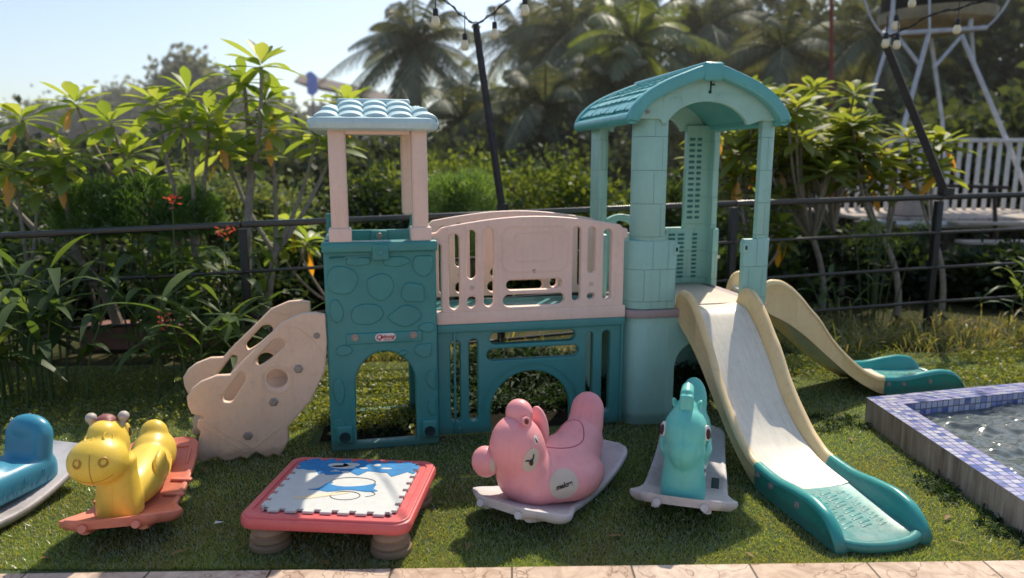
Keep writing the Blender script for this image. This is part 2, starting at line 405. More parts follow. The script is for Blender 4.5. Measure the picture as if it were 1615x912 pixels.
for (zx,zy,rx_,ry_) in ((92,482,40,38),(186,497,40,34),(266,512,33,30),(291,437,30,36),(152,566,47,28),(246,572,42,28),(292,652,24,20),(314,724,18,26),(318,790,17,24),(78,560,16,30),(84,752,15,36),(222,436,34,16),(132,436,34,12),(80,418,20,12),(96,655,20,14),(300,596,22,14),(240,660,12,7),(84,836,14,20)):
    c = to_plane(480+zx/1.546, 130+zy/1.546); k = 560/1.546/150000*1.0
    sx_ = rx_/1.546/1150*3.35; sz_ = ry_/1.546/1150*3.35
    pts = [(c[0]+sx_*math.cos(R(t_))*rs.uniform(.78,1.12), c[1]+sz_*math.sin(R(t_))*rs.uniform(.78,1.12)) for t_ in range(0,360,45)]
    pts = [(min(max(x,.012),Wt-.012), min(max(z,.02),.93)) for x,z in pts]
    o_ = smooth_closed(pts,4)
    ms.append(plate_mesh(o_, [], .017, (0,0,0), (1,0,0),(0,0,1), .0055))
so_ = join_meshes('raised_stones', ms, M['teal_stone'], play); absorb(so_, sw)
bk_out = rounded([(0,0),(Wt,0),(Wt,1.10),(Wt-.075,1.10),(Wt-.085,1.03),(Wt-.10,1.0),(.085,1.0),(.075,1.10),(0,1.10)], .008)
plate('rear_wall', bk_out, [door], .05, M['teal_stone'], play, (0,Dt-.025,0), bev=.008)
for x in (.0, Wt):
    o_ = rounded([(0,0),(Dt-.12,0),(Dt-.12,.60),(0,.60)], .01)
    hole = [(.10,.04),(.31,.04)]+arc(.205,.30,.105,0,180,12)
    plate('side_wall', o_, [hole], .035, M['teal_stone'], play, (x+(.02 if x==0 else -.02), .062, 0), ux=(0,1,0), bev=.006)
# rim cap, clasp, lower bosses
m = MB(); m.box((Wt/2,.018,.978),(Wt+.014,.09,.05), bev=.012); m.build('wall_cap', M['teal'], play)
m = MB(); m.box((Wt/2,-.022,.955),(.075,.035,.075), bev=.008); m.lathe([(.0001,-.002),(.022,-.002),(.022,.006),(.015,.006),(.013,.002),(.0001,.002)],(Wt/2,-.041,.955),20,Matrix.Rotation(R(90),4,'X')); m.build('clasp', M['teal'], play)
m = MB(); m.box((Wt/2,Dt-.06,.985),(Wt-.02,.03,.06), bev=.006); m.box((Wt/2+.01,Dt-.085,.985),(.08,.03,.055), bev=.006); m.box((.02,Dt*.5,.985),(.03,Dt-.06,.05),bev=.006); m.box((Wt-.02,Dt*.5,.94),(.03,Dt-.06,.05),bev=.006); m.build('rear_cap', M['teal'], play)
boltpart('bolt', (Wt/2+.01,Dt-.103,.985), .017, (0,-1,0), M['metal'], play)
for x in (.065, Wt-.045):
    m = MB(); m.box((x,-.004,.085),(.075,.02,.09), bev=.02); b_ = m.build('anchor_boss', M['teal'], play)
    m = MB(); m.lathe([(.0001,0),(.016,0),(.016,.004),(.024,.006),(.026,.0),(.026,-.004),(.0001,-.004)],(x,-.016,.075),20,Matrix.Rotation(R(90),4,'X')); m.build('anchor_hole', M['hole_shade'], b_)
# recessed name strip, badge, bolts
m = MB(); m.box((.265,-.003,.548),(.35,.012,.052), bev=.005); m.build('name_strip', M['teal'], play)
for x in (.128, .398): boltpart('bolt', (x,-.008,.556), .018, (0,-1,0), M['metal'], play)
bd = MB(); bd2 = plate_mesh(slot(-.048,-.019,.048,.019), [], .006, (.268,-.012,.552), (1,0,0), (0,0,1), .002)
badge = join_meshes('badge', [bd2], M['white'], play)
for ch, sz, zz, xx in (('Q', .034, .553, -.031), ('uitong', .026, .555, .008), ('kids toys', .010, .5405, .008)):
    tm = text_mesh(ch, sz, .0006, .25, .0006 if sz > .02 else 0)
    tm.transform(Matrix.Translation((.268+xx,-.0160,zz)) @ Matrix.Rotation(R(90),4,'X'))
    link_mesh('lettering', tm, simple('badge_red', (.45,.01,.02), .4), badge, False)
# posts
def post(x, y, w, z0, z1, foot=True, d=.07):
    m = MB(); m.box((x,y,(z0+z1)/2),(w,d,z1-z0), bev=.014); p = m.build('post', M['pink'], play)
    if foot:
        m = MB(); m.box((x,y,z0+.035),(w+.024,d+.02,.09), bev=.008); m.build('post_foot', M['pink'], p)
    return p
post(.080,.03,.078,.985,1.51); post(.445,.03,.072,.985,1.51)
post(.065,Dt-.03,.07,1.0,1.51,False); post(.424,Dt-.03,.066,1.09,1.51,False)
m = MB(); m.box((.259,.03,1.497),(.29,.05,.03), bev=.006); m.build('header', M['pink'], play)
# roof tray and wavy tiles
tray = plate('small_roof', rrect(-.045,-.075,.536,Dt+.075,.07), [], .060, M['roofblue'], play, (0,0,1.528), ux=(1,0,0), uy=(0,1,0), bev=.028)
def barrel_tiles():
    m = MB(); nrow = 3; sp = .1095; cx0 = .254
    Y_ = lambda t: -.045+(Dt/2+.045)*t
    Z_ = lambda t: 1.548+.098*t
    X_ = lambda t: (-.020+.105*t, .528-.105*t)
    for side in (0,1):
        fy = (lambda y: y) if side == 0 else (lambda y: Dt-y)
        def face(f): m.f.append(f if side == 0 else f[::-1]); m.mi.append(m.cur)
        # pan under the barrels
        b = len(m.v); a0,a1 = X_(0); c0,c1 = X_(1)
        m.v += [(a0,fy(Y_(0)),Z_(0)-.012),(a1,fy(Y_(0)),Z_(0)-.012),(c1,fy(Y_(1)),Z_(1)-.012),(c0,fy(Y_(1)),Z_(1)-.012)]; m.cur = 0; face((b,b+1,b+2,b+3))
        for r_ in range(nrow):
            for k in range(-3,4):
                xc = cx0+k*sp; hw = sp*.53; NA = 14; rows = []
                t0 = r_/nrow; lo, hi = X_(t0+.10)
                if xc+hw*.4 < lo or xc-hw*.4 > hi: continue
                for j in range(6):
                    u = j/5; t = t0+u*1.12/nrow; zb = Z_(t0)+(Z_(t0+1/nrow)-Z_(t0))*u*1.05-.010-.006*u; h = .034-.006*u
                    l_, h_ = X_(min(t,1)); ring = []
                    for i in range(NA+1):
                        a = math.pi*i/NA; x = xc-hw*math.cos(a); z = zb+h*math.sin(a)**.9
                        if x < l_: z = zb+(z-zb)*max(0,1-(l_-x)/.02); x = l_
                        if x > h_: z = zb+(z-zb)*max(0,1-(x-h_)/.02); x = h_
                        ring.append((x, fy(Y_(min(t,1.0))), z))
                    rows.append(ring)
                b = len(m.v)
                for rr in rows: m.v += rr
                n = NA+1; m.cur = 0
                for j in range(5):
                    for i in range(NA): face((b+j*n+i+1, b+j*n+i, b+(j+1)*n+i, b+(j+1)*n+i+1)[::-1])
                # rim and shade-coloured mouth at the lower end
                f0 = rows[0]; zb = f0[0][2]; b2 = len(m.v)
                m.v += [(p[0], p[1], p[2]) for p in f0]
                m.v += [(xc+(p[0]-xc)*.90, p[1], zb+(p[2]-zb)*.66-.002) for p in f0]
                for i in range(NA): face((b2+i, b2+i+1, b2+n+i+1, b2+n+i)[::-1])
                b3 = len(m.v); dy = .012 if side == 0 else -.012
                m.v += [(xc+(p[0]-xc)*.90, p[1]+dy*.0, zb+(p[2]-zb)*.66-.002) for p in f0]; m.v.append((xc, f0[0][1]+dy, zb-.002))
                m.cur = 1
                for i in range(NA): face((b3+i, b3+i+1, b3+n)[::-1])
    m.cur = 0
    for s_ in (0,1):
        pts = [(X_(0)[s_], Y_(0), 1.540),(X_(1)[s_], Dt/2, Z_(1)-.012),(X_(0)[s_], Dt-Y_(0), 1.540)]
        m.add(pts, [(0,1,2)])
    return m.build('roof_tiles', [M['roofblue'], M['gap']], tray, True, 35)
barrel_tiles()
m = MB(); m.box((.254,Dt/2,1.645),(.345,.045,.028), bev=.012); m.build('ridge_cap', M['roofblue'], tray)

# ---- bridge
U = lambda px: .548+(px-700)/283*.922
zz_ = lambda y, x=840: None
bx0, bx1 = .515, 1.475
m = MB(); m.box(((bx0+bx1)/2,.075,.615),(bx1-bx0,.06,.062), bev=.006); m.build('bridge_beam', M['pink'], play)
m = MB(); m.box(((bx0+bx1)/2,.30,.60),(bx1-bx0,.42,.04), bev=.006); m.build('bridge_deck', M['teal'], play)
def Zr(y, u):  # photo row of the railing -> height
    k = (u-.548)/.922; y0 = 497-6-k*10; return .648+(y0-y)/122*.385
def railing(yoff, name_label):
    top = []
    L = [(.540,.64),(1.462,.64),(1.462,.985),(1.478,.985),(1.478,1.035),(1.452,1.038)]
    arcp = [(1.44-.895*i/14, 1.055+.048*math.sin(math.pi*(i/14))) for i in range(15)]
    L += arcp+[(.522,1.03),(.495,1.03),(.495,.975),(.540,.975)]
    H = []
    for (x0,x1,y0,y1) in ((709,725,371,487),(736,750,365,440),(736,750,467,485),(761,776,361,483),(898,911,357,475),(922,934,357,431),(922,934,462,472),(947,960,360,473),(795,882,440,456),(790,886,463,482)):
        uc = (U(x0)+U(x1))/2
        H.append(slot(U(x0),Zr(y1,uc),U(x1),Zr(y0,uc)))
    H.append(circ(U(838), Zr(427,U(838)), .007, 12))
    p = plate('bridge_railing', rounded(L, .012), H, .04, M['pink'], play, (0,yoff,0), bev=.007)
    p['label'] = name_label
    # raised screen frame on the solid panel
    f1 = plate_mesh(rrect(U(788),Zr(428,1),U(892),Zr(357,1),.05), [rrect(U(790),Zr(426.5,1),U(890),Zr(358.5,1),.048)], .005, (0,yoff-.0205,0), (1,0,0),(0,0,1),.001)
    f2 = plate_mesh(rrect(U(807),Zr(412,1),U(868),Zr(366,1),.03), [rrect(U(809),Zr(410.5,1),U(866),Zr(367.5,1),.028)], .005, (0,yoff-.0205,0), (1,0,0),(0,0,1),.001)
    join_meshes('screen_frame', [f1,f2], M['pink'], p)
    for pxx, yy in ((743,453),(928,447)): boltpart('bolt', (U(pxx),yoff-.019,Zr(yy,U(pxx))), .012, (0,-1,0), M['beige'], p, .005)
railing(.065, 'front bridge railing with tall slots'); railing(.50, 'rear bridge railing')
# lower arch panel
def arch_panel(yoff, mat):
    A = [(.515,.02),(.785,.02)]+arc(.985,.12,.208,180,0,20)+[(1.193,.02),(1.475,.02),(1.475,.585),(.515,.585)]
    A[2:2] = []
    H = []
    for (x0,x1,z0,z1) in ((710,725,.085,.50),(738,752,.085,.505),(923,934,.085,.51),(949,962,.085,.515)): H.append(slot(U(x0),z0,U(x1),z1))
    H.append(slot(U(770),.472,U(905),.53)); H.append(slot(U(765),.39,U(911),.448))
    p = plate('bridge_panel', rounded(A,.006,2), H, .05, mat, play, (0,yoff,0), bev=.007)
    ring = arc(.985,.12,.255,178,2,28)+arc(.985,.12,.248,2,178,28)
    join_meshes('arch_moulding', [plate_mesh(ring, [], .01, (0,yoff-.026,0),(1,0,0),(0,0,1),.001)], mat, p)
    return p
p = arch_panel(.08, M['teal'])
m = MB(); m.box(((bx0+bx1)/2,.052,.563),(bx1-bx0,.02,.042), bev=.006); m.build('panel_rim', M['teal'], p)
m = MB(); m.box((.60,.05,.30),(.012,.012,.55), bev=.004); m.box((1.462,.05,.30),(.012,.012,.55), bev=.004); m.build('panel_edge', M['teal'], p)
for pxx, z in ((722,.042),(953,.05)): boltpart('bolt', (U(pxx),.054,z), .015, (0,-1,0), M['teal'], p)

# ---- large brick tower
X0, X1, Y0, Y1 = 1.47, 2.285, .03, .80
def corner(x, y, sx, sy, ax, ay, r, t=.035):
    """L-shaped rounded corner section: flange ax along x, ay along y"""
    o_ = [(x, y+sy*ay)]+[(x+sx*r*(1-math.cos(R(a))), y+sy*r*(1-math.sin(R(a)))) for a in range(0,91,10)]+[(x+sx*ax, y)]
    r2 = max(r-t,.01)
    i_ = [(x+sx*ax, y+sy*t)]+[(x+sx*(t+r2*(1-math.cos(R(a)))), y+sy*(t+r2*(1-math.sin(R(a))))) for a in range(90,-1,-10)]+[(x+sx*t, y+sy*ay)]
    pts = o_+i_
    return pts if sx*sy < 0 else pts[::-1]
def column(cx, cy, sx, sy, low, mid, up, label=None, ux_=.006):
    mat = M['mint_brick']
    z = (.0,.575,.62,.97,1.575)
    root = plate('column', corner(cx,cy,sx,sy,*mid), [], z[3]-z[2], mat, play, (0,0,(z[2]+z[3])/2), (1,0,0),(0,1,0), .006)
    if label: root['label'] = label
    plate('column_shaft', corner(cx+sx*ux_,cy+sy*.006,sx,sy,*up), [], z[4]-z[3]+.01, mat, root, (0,0,(z[3]+z[4])/2), (1,0,0),(0,1,0), .005)
    if low: plate('column_base', corner(cx+sx*.008,cy+sy*.008,sx,sy,*low), [], z[1]-z[0], M['mint'], root, (0,0,(z[0]+z[1])/2), (1,0,0),(0,1,0), .006)
    return root
c1 = column(X0,Y0,1,1,(.235,.24,.12),(.265,.24,.12),(.150,.10,.085),'front column with brick pattern beside the bridge',.050)
c2 = column(X1,Y0,-1,1,(.10,.14,.09),(.175,.15,.08),(.10,.12,.07))
c3 = column(X1,Y1,-1,-1,(.20,.20,.10),(.30,.16,.10),(.165,.13,.08))
c4 = column(X0,Y1,1,-1,(.20,.20,.10),(.20,.24,.10),(.115,.22,.08),None,.03)
# notched lugs where a gate could hang
for (x,y,z,p_) in ((X0+.265,Y0+.018,.925,c1),(X1-.165,Y0+.018,.925,c2),(X1-.292,Y1-.02,.94,c3)):
    m = MB(); m.box((x,y,z),(.028,.045,.055), bev=.004); g = m.build('lug', M['mint'], p_)
    m = MB(); m.box((x,y-.0235,z),(.010,.003,.020)); m.build('lug_hole', M['hole_shade'], g)
# ladder-like slots inside the rear column, their shade painted as dark bars
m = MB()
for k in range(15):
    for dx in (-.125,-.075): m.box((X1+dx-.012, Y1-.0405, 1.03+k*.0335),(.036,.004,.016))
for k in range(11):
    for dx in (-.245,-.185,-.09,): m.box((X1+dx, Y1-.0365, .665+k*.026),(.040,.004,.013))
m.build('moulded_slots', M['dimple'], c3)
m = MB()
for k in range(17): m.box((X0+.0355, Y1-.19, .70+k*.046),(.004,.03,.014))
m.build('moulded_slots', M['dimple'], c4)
# platform
plate('platform', rounded([(X0-.01,Y0-.012),(X1+.012,Y0-.012),(X1+.012,Y1+.01),(X0-.01,Y1+.01)], .13, 8), [], .042, M['mauve'], play, (0,0,.597), (1,0,0),(0,1,0), .008)
m = MB(); m.box(((X0+X1)/2,(Y0+Y1)/2,.621),(X1-X0-.14,Y1-Y0-.14,.008), bev=.002); m.build('platform_mat', M['beige'], play)
# arch skirts under the platform
def skirt(o, ux, w, dd=.0):
    A = [(0,.0),(.05,.0),(.05,.30)]+arc(.05+.14,.30,.14,180,90,10)+arc(w-.05-.14,.30,.14,90,0,10)+[(w-.05,0),(w,0),(w,.573),(0,.573)]
    plate('arch_skirt', A, [], .03, M['mint'], play, o, ux, (0,0,1), .005)
skirt((X0+.23,Y0+.02,0),(1,0,0),X1-X0-.32)
skirt((X1-.02,Y0+.12,0),(0,1,0),Y1-Y0-.24)
skirt((X0+.19,Y1-.02,0),(1,0,0),X1-X0-.38)
# rear half wall with curved top
A = [(0,.0),(.42,.0),(.42,.36)]+[(.42-.42*i/10,.36+.075*math.sin(math.pi*(1-i/10)*.55+.0)*(1)) for i in range(1,10)]+[(0,.42)]
plate('rear_panel', rounded([(0,0),(.40,0),(.40,.36),(.34,.37),(.22,.43),(.08,.45),(0,.42)],.03), [rounded([(.06,.34),(.20,.33),(.14,.395),(.07,.41)],.02)], .03, M['mint'], play, (X0+.14,Y1-.03,.61), bev=.006)
plate('side_panel', rounded([(0,0),(.16,0),(.16,.36),(0,.36)],.02), [], .03, M['mint'], play, (X0+.02,Y1-.38,.61), ux=(0,1,0), bev=.006)
# gables
def gable(y, lab=None):
    XM = 1.86
    top = [(1.865+(x-1.86)*.83, 1.815+(z-1.815)*.93+bulge(1.86+(x-1.86)*.86)) for x,z in [(1.40,1.545),(1.46,1.60),(1.60,1.675),(1.74,1.745),(1.82,1.785),(XM,1.80),(1.93,1.785),(2.06,1.725),(2.18,1.665),(2.29,1.59),(2.335,1.545)]]
    bot = [(2.262,1.565),(2.24,1.568),(2.155,1.565)]+arc(XM+.01,1.50,.225,16,164,18,ry=.155)+[(1.655,1.545),(1.63,1.545),(1.62,1.568),(1.49,1.568)]
    g = plate('gable', rounded(top[::-1]+bot[::-1],.006,1), [], .03, M['mint'], play, (0,y,0), bev=.005)
    return g
g1 = gable(Y0-.0); gable(Y1)
boltpart('bolt', (1.55,Y0-.016,1.60), .010, (0,-1,0), M['metal'], g1)
m = MB()
for (a,b_,c_) in (((1.855,1.765),(1.885,1.765),.0045),((1.875,1.765),(1.875,1.705),.0045),((1.875,1.735),(1.895,1.735),.0045)):
    m.tube([(a[0],Y0-.016,a[1]),(b_[0],Y0-.016,b_[1])], c_, 6)
m.lathe([(.0001,-.004),(.008,-.004),(.008,.004),(.0001,.004)],(1.872,Y0-.015,1.70),12,Matrix.Rotation(R(90),4,'X')); m.build('hook_hole', M['hole_shade'], g1)
# embossed scroll and leaf marks
m = MB()
m.tube([(1.68+.05*math.cos(R(a)),Y0-.0155,1.655+.035*math.sin(R(a))) for a in range(10,200,15)], .0022, 5)
m.tube([(1.70+.03*math.cos(R(a)),Y0-.0155,1.65+.022*math.sin(R(a))) for a in range(-30,140,15)], .0018, 5)
for k in range(12):
    x = 1.915+k*.016; z = 1.695-abs(k-5)*.001
    m.tube([(x,Y0-.0155,z-.010-.004*math.sin(k*1.3)),(x+.010,Y0-.0155,z+.004),(x+.017,Y0-.0155,z+.010+.004*math.cos(k))], .0018, 5)
m.build('embossed_scroll', M['mint'], g1)
# roof: curved profile swept front to back
prof = [(1.365,1.540),(1.372,1.575),(1.40,1.610),(1.47,1.655),(1.58,1.705),(1.70,1.758),(1.79,1.797),(1.86,1.815),(1.93,1.797),(2.03,1.755),(2.14,1.705),(2.24,1.655),(2.31,1.605),(2.345,1.57),(2.35,1.540)]
prof = [(1.865+(x-1.86)*.83, 1.812+(z-1.815)*.93+bulge(1.86+(x-1.86)*.86)) for x,z in prof]
def refine(p, n=4):
    out = []
    for i in range(len(p)-1):
        a, b = p[i], p[i+1]; p0 = p[max(i-1,0)]; p3 = p[min(i+2,len(p)-1)]
        for j in range(n):
            t = j/n; out.append(tuple(.5*((2*a[k])+(-p0[k]+b[k])*t+(2*p0[k]-5*a[k]+4*b[k]-p3[k])*t*t+(-p0[k]+3*a[k]-3*b[k]+p3[k])*t**3) for k in (0,1)))
    out.append(p[-1]); return out
pf = refine(prof, 4)
def nrm2(p, i):
    a = Vector(p[max(i-1,0)]); b = Vector(p[min(i+1,len(p)-1)]); d = (b-a).normalized(); return Vector((-d.y,d.x))
def roof_shell(y0, y1, off_out, off_in, name, mat, parent, bev=.010):
    outer = [Vector(pf[i])+nrm2(pf,i)*off_out for i in range(len(pf))]
    inner = [Vector(pf[i])+nrm2(pf,i)*off_in for i in range(len(pf))]
    pts = [tuple(q) for q in inner]+[tuple(q) for q in outer[::-1]]
    return plate(name, pts, [], abs(y1-y0), mat, parent, (0,(y0+y1)/2,0), bev=bev)
roof = roof_shell(Y0-.03, Y1+.05, .0, -.03, 'gable_roof', M['roofteal'], play, .004)
roof_shell(Y0-.075, Y0-.02, .020, -.042, 'fascia', M['roofteal'], roof, .014)
roof_shell(Y1+.02, Y1+.075, .020, -.042, 'fascia', M['roofteal'], roof, .014)
# eave rolls
for x in (1.461, 2.266):
    m = MB(); m.tube([(x,Y0-.05,1.570),(x,Y1+.05,1.570)], [.030,.030], 16); m.build('eave', M['roofteal'], roof)
# shingle rows
def shingles():
    m = MB(); rnd = random.Random(3)
    # arclength table
    pts = [Vector(q) for q in pf]; cum = [0]
    for i in range(1,len(pts)): cum.append(cum[-1]+(pts[i]-pts[i-1]).length)
    half = min(range(len(pts)), key=lambda i: -pts[i].y)
    def P(s):
        s = max(0,min(cum[-1]-1e-6,s))
        for i in range(1,len(cum)):
            if cum[i] >= s:
                t = (s-cum[i-1])/(cum[i]-cum[i-1]); d = (pts[i]-pts[i-1]).normalized()
                return pts[i-1].lerp(pts[i],t), Vector((-d.y,d.x))
    tot = cum[-1]; mid = cum[half]
    nrow = 6; ny = 11
    for side in (0,1):
        s_e = .055 if side == 0 else tot-.055; s_r = mid-.045 if side == 0 else mid+.045
        for r_ in range(nrow):
            sa = s_e+(s_r-s_e)*r_/nrow; sb = s_e+(s_r-s_e)*(r_+1.12)/nrow
            for k in range(ny):
                w = (Y1+.04-(Y0-.02))/ny; ya = Y0-.02+k*w+.002; yb = ya+w-.004
                if r_ % 2: ya += w*.5; yb += w*.5
                if yb > Y1+.045: yb = Y1+.03
                if yb-ya < .02: continue
                j = rnd.uniform(-.004,.004); sa2 = sa+(j if side==0 else -j); th = .013+rnd.uniform(-.0015,.002)
                pa, na = P(sa2); pb, nb = P(sb)
                a0 = pa+na*.001; a1 = pa+na*th; b0 = pb+nb*.001; b1 = pb+nb*.004
                # rounded lower corners
                c = .012*(1 if side==0 else -1); pc, nc = P(sa2+c)
                yy = [ya, ya+.010, yb-.010, yb]
                topv = [(pc.x+nc.x*th, ya, pc.y+nc.y*th),(a1.x,yy[1],a1.y),(a1.x,yy[2],a1.y),(pc.x+nc.x*th, yb, pc.y+nc.y*th),(b1.x,yb,b1.y),(b1.x,ya,b1.y)]
                botv = [(pc.x, ya, pc.y),(a0.x,yy[1],a0.y),(a0.x,yy[2],a0.y),(pc.x, yb, pc.y),(b0.x,yb,b0.y),(b0.x,ya,b0.y)]
                m.add(topv+botv, [(0,1,2,3,4,5),(11,10,9,8,7,6)]+[(i,i+6,(i+1)%6+6,(i+1)%6) for i in range(6)])
    return m.build('shingles', M['roofteal'], roof, False)
shingles()
m = MB(); m.box((1.86,(Y0+Y1)/2-.0,1.818),(.105,Y1-Y0+.16,.035), bev=.014); m.box((1.86,Y0-.062,1.79),(.10,.045,.085), bev=.016); m.build('ridge_cap', M['roofteal'], roof)

# ---- slides
def lerp_tab(tab):
    xs = [a for a,_ in tab]; ys = [b for _,b in tab]
    from bisect import bisect_right
    def f(s):
        # monotone-ish catmull
        i = max(0,min(len(xs)-2,bisect_right(xs,s)-1)); t = (s-xs[i])/(xs[i+1]-xs[i]); t = max(0,min(1,t))
        h = xs[i+1]-xs[i]
        def m_(k):
            if k <= 0: return (ys[1]-ys[0])/(xs[1]-xs[0])
            if k >= len(xs)-1: return (ys[-1]-ys[-2])/(xs[-1]-xs[-2])
            a = (ys[k]-ys[k-1])/(xs[k]-xs[k-1]); b = (ys[k+1]-ys[k])/(xs[k+1]-xs[k])
            return 0 if a*b <= 0 else 2*a*b/(a+b)
        return ys[i]*(2*t**3-3*t*t+1)+h*m_(i)*(t**3-2*t*t+t)+ys[i+1]*(-2*t**3+3*t*t)+h*m_(i+1)*(t**3-t*t)
    return f
bed = lerp_tab([(-.06,.628),(.05,.618),(.15,.555),(.31,.40),(.415,.275),(.535,.172),(.66,.105),(.76,.075),(.95,.058),(1.15,.050),(1.26,.042),(1.34,.02)])
top = lerp_tab([(-.075,.60),(-.06,.66),(-.035,.705),(.0,.722),(.05,.718),(.12,.685),(.19,.625),(.26,.55),(.31,.50),(.4155,.365),(.535,.250),(.65,.165),(.76,.122),(.90,.115),(1.05,.132),(1.15,.140),(1.23,.128),(1.29,.09),(1.33,.035)])
bot = lerp_tab([(-.075,.585),(.0,.53),(.10,.48),(.22,.40),(.38,.268),(.556,.130),(.66,.065),(.76,.018),(.85,.004),(1.34,.003)])
def slide(loc, rz, label):
    # local: +x across, -y downhill (s = -y)
    def rot(m_): return m_
    T = Matrix.Translation(loc) @ Matrix.Rotation(rz,4,'Z')
    def loftp(secs): 
        mb = MB(); mb.loft([[T @ Vector(q) for q in sec] for sec in secs]); return mb
    def bedsec(s, hw, th=.018):
        z = bed(s); xs = [-hw,-hw*.8,-hw*.4,0,hw*.4,hw*.8,hw]
        return [(x,-s,z+.012*(abs(x)/hw)**4) for x in xs]+[(x,-s,z-th) for x in xs[::-1]]
    ss = [-.055+ i*(.935+.055)/44 for i in range(45)]
    b = loftp([bedsec(s,.138) for s in ss]).build('slide', M['bed'], play); b['label'] = label
    def wallsec(s, sg, grow=0.0):
        t = top(s); bo = min(bot(s), t-.02); bz = min(bed(s)-.01, t-.008); x = sg
        w = .012+.010*min(1,max(0,(t-bo)/.1))
        # top rail is a little fatter than the web
        L = [(x*.134,-s,bz),(x*(.150-grow),-s,bz+(t-bz)*.45),(x*(.157-grow),-s,t-.012),(x*(.164-grow*.5),-s,t-.003),(x*.172,-s,t),(x*(.184+grow*.5),-s,t-.003),(x*(.192+grow),-s,t-.012),(x*(.194+grow),-s,t-.024 if t-.024>bo else bo+.002),(x*(.187+grow),-s,max(t-.032,bo+.001)),(x*(.187+grow),-s,bo),(x*.165,-s,bo)]
        return L if sg > 0 else L[::-1]
    for sg in (-1,1):
        sw_ = [-.07+i*(.79+.07)/60 for i in range(61)]
        wmb = MB(); wmb.loft([[T @ Vector(q) for q in wallsec(s,sg)] for s in sw_][::-1]); w = wmb.build('slide_wall', M['cream'], b, True, 50)
        st = [.775+i*(1.325-.775)/34 for i in range(35)]
        tmb = MB(); tmb.loft([[T @ Vector(q) for q in wallsec(s,sg,.004)] for s in st][::-1]); e = tmb.build('runout_wall', M['slide_teal'], b, True, 50)
        for s_, zz in ((.80,.075),(.90,.070),(1.08,.075)):
            c = T @ Vector((sg*.192,-s_,zz)); ax = (T.to_3x3() @ Vector((sg,0,0)))
            boltpart('bolt', c, .013, ax, M['mauve'], b, .006)
    # teal run-out bed with a grip pattern and rounded lip
    secs = []
    for i in range(30):
        s = .935+i*(1.30-.935)/29; z = bed(s); hw = .150
        secs.append([(x,-s-(.03*(1-(x/hw)**2) if i > 24 else 0)*(i-24)/5,z+.010*(abs(x)/hw)**4) for x in [-hw+2*hw*k/8 for k in range(9)]]+[(x,-s-(.03*(1-(x/hw)**2) if i > 24 else 0)*(i-24)/5,.004) for x in [hw-2*hw*k/8 for k in range(9)]])
    e = loftp(secs).build('runout', M['slide_teal'], b)
    lip = MB(); lip.tube([T @ Vector((.165*math.cos(R(a)), -1.275-.065*math.sin(R(a)), .024+.010*abs(math.cos(R(a)))**3)) for a in range(0,181,10)], .022, 10); lip.build('runout_lip', M['slide_teal'], b)
    g = MB(); rr_ = random.Random(5)
    for i in range(11):
        for j in range(3):
            s = .985+i*.024; x = -.075+j*.075
            g.box(tuple(T @ Vector((x+.01*(i%2),-s,bed(s)-.0002))), (.052,.010,.0035), rot=Matrix.Rotation(rz+R(14),3,'Z'), bev=.0016)
    g.build('grip_ribs', M['slide_teal'], b)
    return b
slide((1.945,.0,0), 0, 'front slide facing the paving')
slide((X1+.10,.385,0), R(90), 'rear slide running towards the pool')

# ---- rocket shaped climbing sides with rungs
pxs = [(513,495),(497,492),(476,494),(446,507),(411,542),(381,571),(364,590),(342,591),(317,601),(303,612),(295,625),(297,640),(303,652),(317,655),(322,658),(312,664),(311,672),(317,680),(312,700),(311,722),(322,729),(333,722),(344,720),(356,727),(367,725),(380,719),(391,723),(398,716),(404,712),(421,720),(432,715),(441,718),(449,708),(456,692),(455,672),(491,631),(513,584),(516,540)]
def to_plane(px, py, ly=.0):
    """photo pixel -> local (x, z) on the playset plane y = ly"""
    u = (px-807.5)/FOC; v = (456-py)/FOC
    d = Vector((u, math.cos(PITCH)+v*math.sin(PITCH), -math.sin(PITCH)+v*math.cos(PITCH)))
    n = Vector((-math.sin(PS_RZ), math.cos(PS_RZ), 0)); ax = Vector((math.cos(PS_RZ), math.sin(PS_RZ), 0))
    o = Vector((-.857,3.285,0)); c = Vector((0,0,CAM_Z))
    t = (o+n*ly-c).dot(n)/d.dot(n); p = c+d*t-o
    return (p.dot(ax), p.z)
rk = [to_plane(*q) for q in pxs]
rk = [(x, max(z,.002)) for x,z in rk][::-1]
def rk_slot(pts, r): return rounded([to_plane(*q) for q in pts][::-1], r)
h1 = rk_slot([(432,535),(447,535),(450,545),(424,568),(407,578),(402,568)], .02)
h2 = rk_slot([(380,586),(388,588),(388,598),(366,634),(353,632),(352,624)], .02)
hc = to_plane(438,597); h3 = circ(hc[0],hc[1],.044)[::-1]
